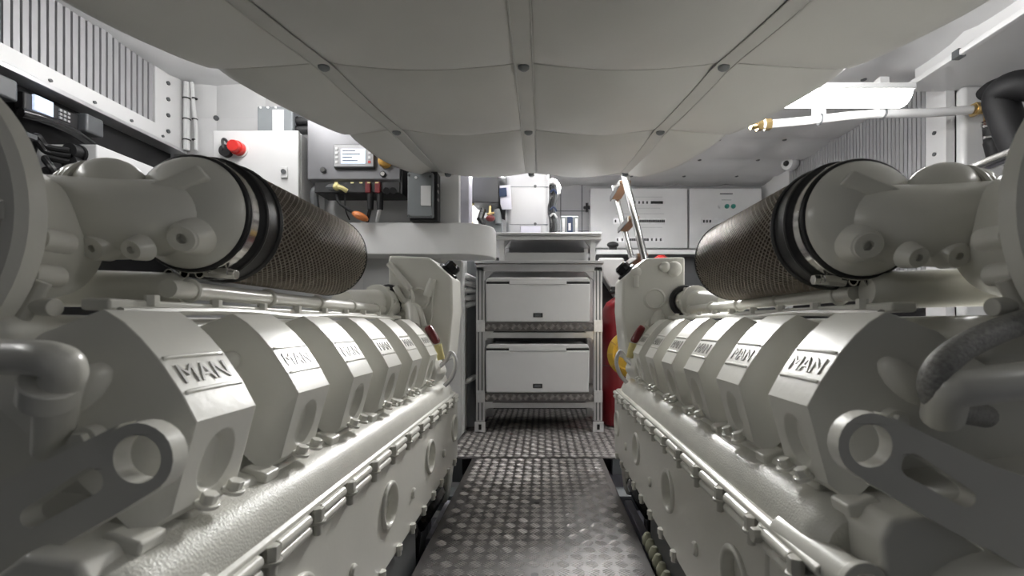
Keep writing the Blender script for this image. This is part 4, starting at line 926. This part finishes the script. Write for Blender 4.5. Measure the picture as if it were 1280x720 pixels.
# ------------------------------------------------------------------ right side: pipe, black hose, sensor, rail
wp = tag(G().tube([P(946, 157, 2.00), P(1000, 152, 2.00), P(1060, 145, 2.00), P(1105, 142, 2.00), P(1160, 141, 2.00), P(1214, 137.3, 1.985)], .0185, 14).done('white_pipe', 'white_plastic'), 'long white plastic pipe running below the bright lamp', 'pipe')
for px, py in ((1025, 149), (1104, 142)):
    c = P(px, py, 2.0); G().torus(c, (1, 0, 0), .021, .004, 16, 6).done('pipe_clip', 'dark_grey', wp)
    G().box((c.x-.02, 1.99, c.z+.018), (c.x+.02, 2.03, Zc(1.08))).done('hanger', 'white_plastic', wp)
G().cyl(P(938, 158, 2.0), P(946, 157, 2.0), .014).cyl(P(946, 157, 2.0), P(952, 156.5, 2.0), .024, None, 6).cyl(P(956, 156, 2.0), P(963, 155.5, 2.0), .025, None, 6).done('brass_coupling', 'brass', wp)
bh = thing('black_hose', (P(1250, 0, 1.95).x, 1.95, P(0, 200, 1.95).z), 'thick black hose with brass elbow hanging below the white soffit', 'hose')
G().tube([P(1216.5, 137, 1.98), P(1229, 136, 1.97), P(1237, 139, 1.96), P(1238, 152, 1.95)], .022, 14).cyl(P(1216.5, 137, 1.98), P(1221, 137, 1.98), .03, None, 6).done('brass_elbow', 'brass', bh)
for py in (152, 155): G().torus(P(1238, py, 1.95), (0, 0, 1), .027, .005, 18, 6).done('hose_clamp', 'steel', bh)
G().cyl(P(1238, 152, 1.95), P(1240, 178, 1.95), .028).cyl(P(1240, 176, 1.95), P(1246, 200, 1.95), .031).done('vertical_hose', 'hose_black', bh)
for py in (158, 172): 
    c = P(1230, py, 1.93); G().cyl(c, c+V(.03, 0, .004), .006).done('clamp_screw', 'steel', bh)
G().tube([P(1300, 108, 1.7), P(1268, 107, 1.75), P(1250, 120, 1.8), P(1258, 150, 1.8), P(1275, 190, 1.78), P(1290, 230, 1.75)], .054, 18).done('large_hose', 'hose_black', bh, smooth=60)
G().tube([P(1300, 108, 1.8), P(1262, 104, 1.85), P(1240, 110, 1.88), P(1230, 118, 1.92)], .03, 14).done('hose_end', 'hose_black', bh)
tag(G().tube([P(1190, 224, 1.35), P(1230, 207, 1.30), P(1290, 183, 1.25)], .019, 14, 1).done('steel_pipe', 'steel'), 'polished steel pipe rising behind the engine below the white wall', 'pipe')
sn = thing('security_camera', P(984, 204, 3.3), 'small white dome camera on the ceiling near the ribbed grille', 'camera')
c = P(980, 206, 3.3); G().lathe(c+V(.05, 0, .01), (-1, -.55, -.2), [(.05, -.02), (.05, .03), (.042, .05), (.0, .056)], 22).done('housing', 'white_plastic', sn)
dn = Vector((-1, -.55, -.2)).normalized(); G().ball(c+V(.05, 0, .01)+dn*.056, .02).done('lens', 'black', sn)
G().box((c.x+.03, c.y-.02, c.z), (c.x+.07, c.y+.02, Zc(ZC)+.01)).done('mount_arm', 'white_plastic', sn)
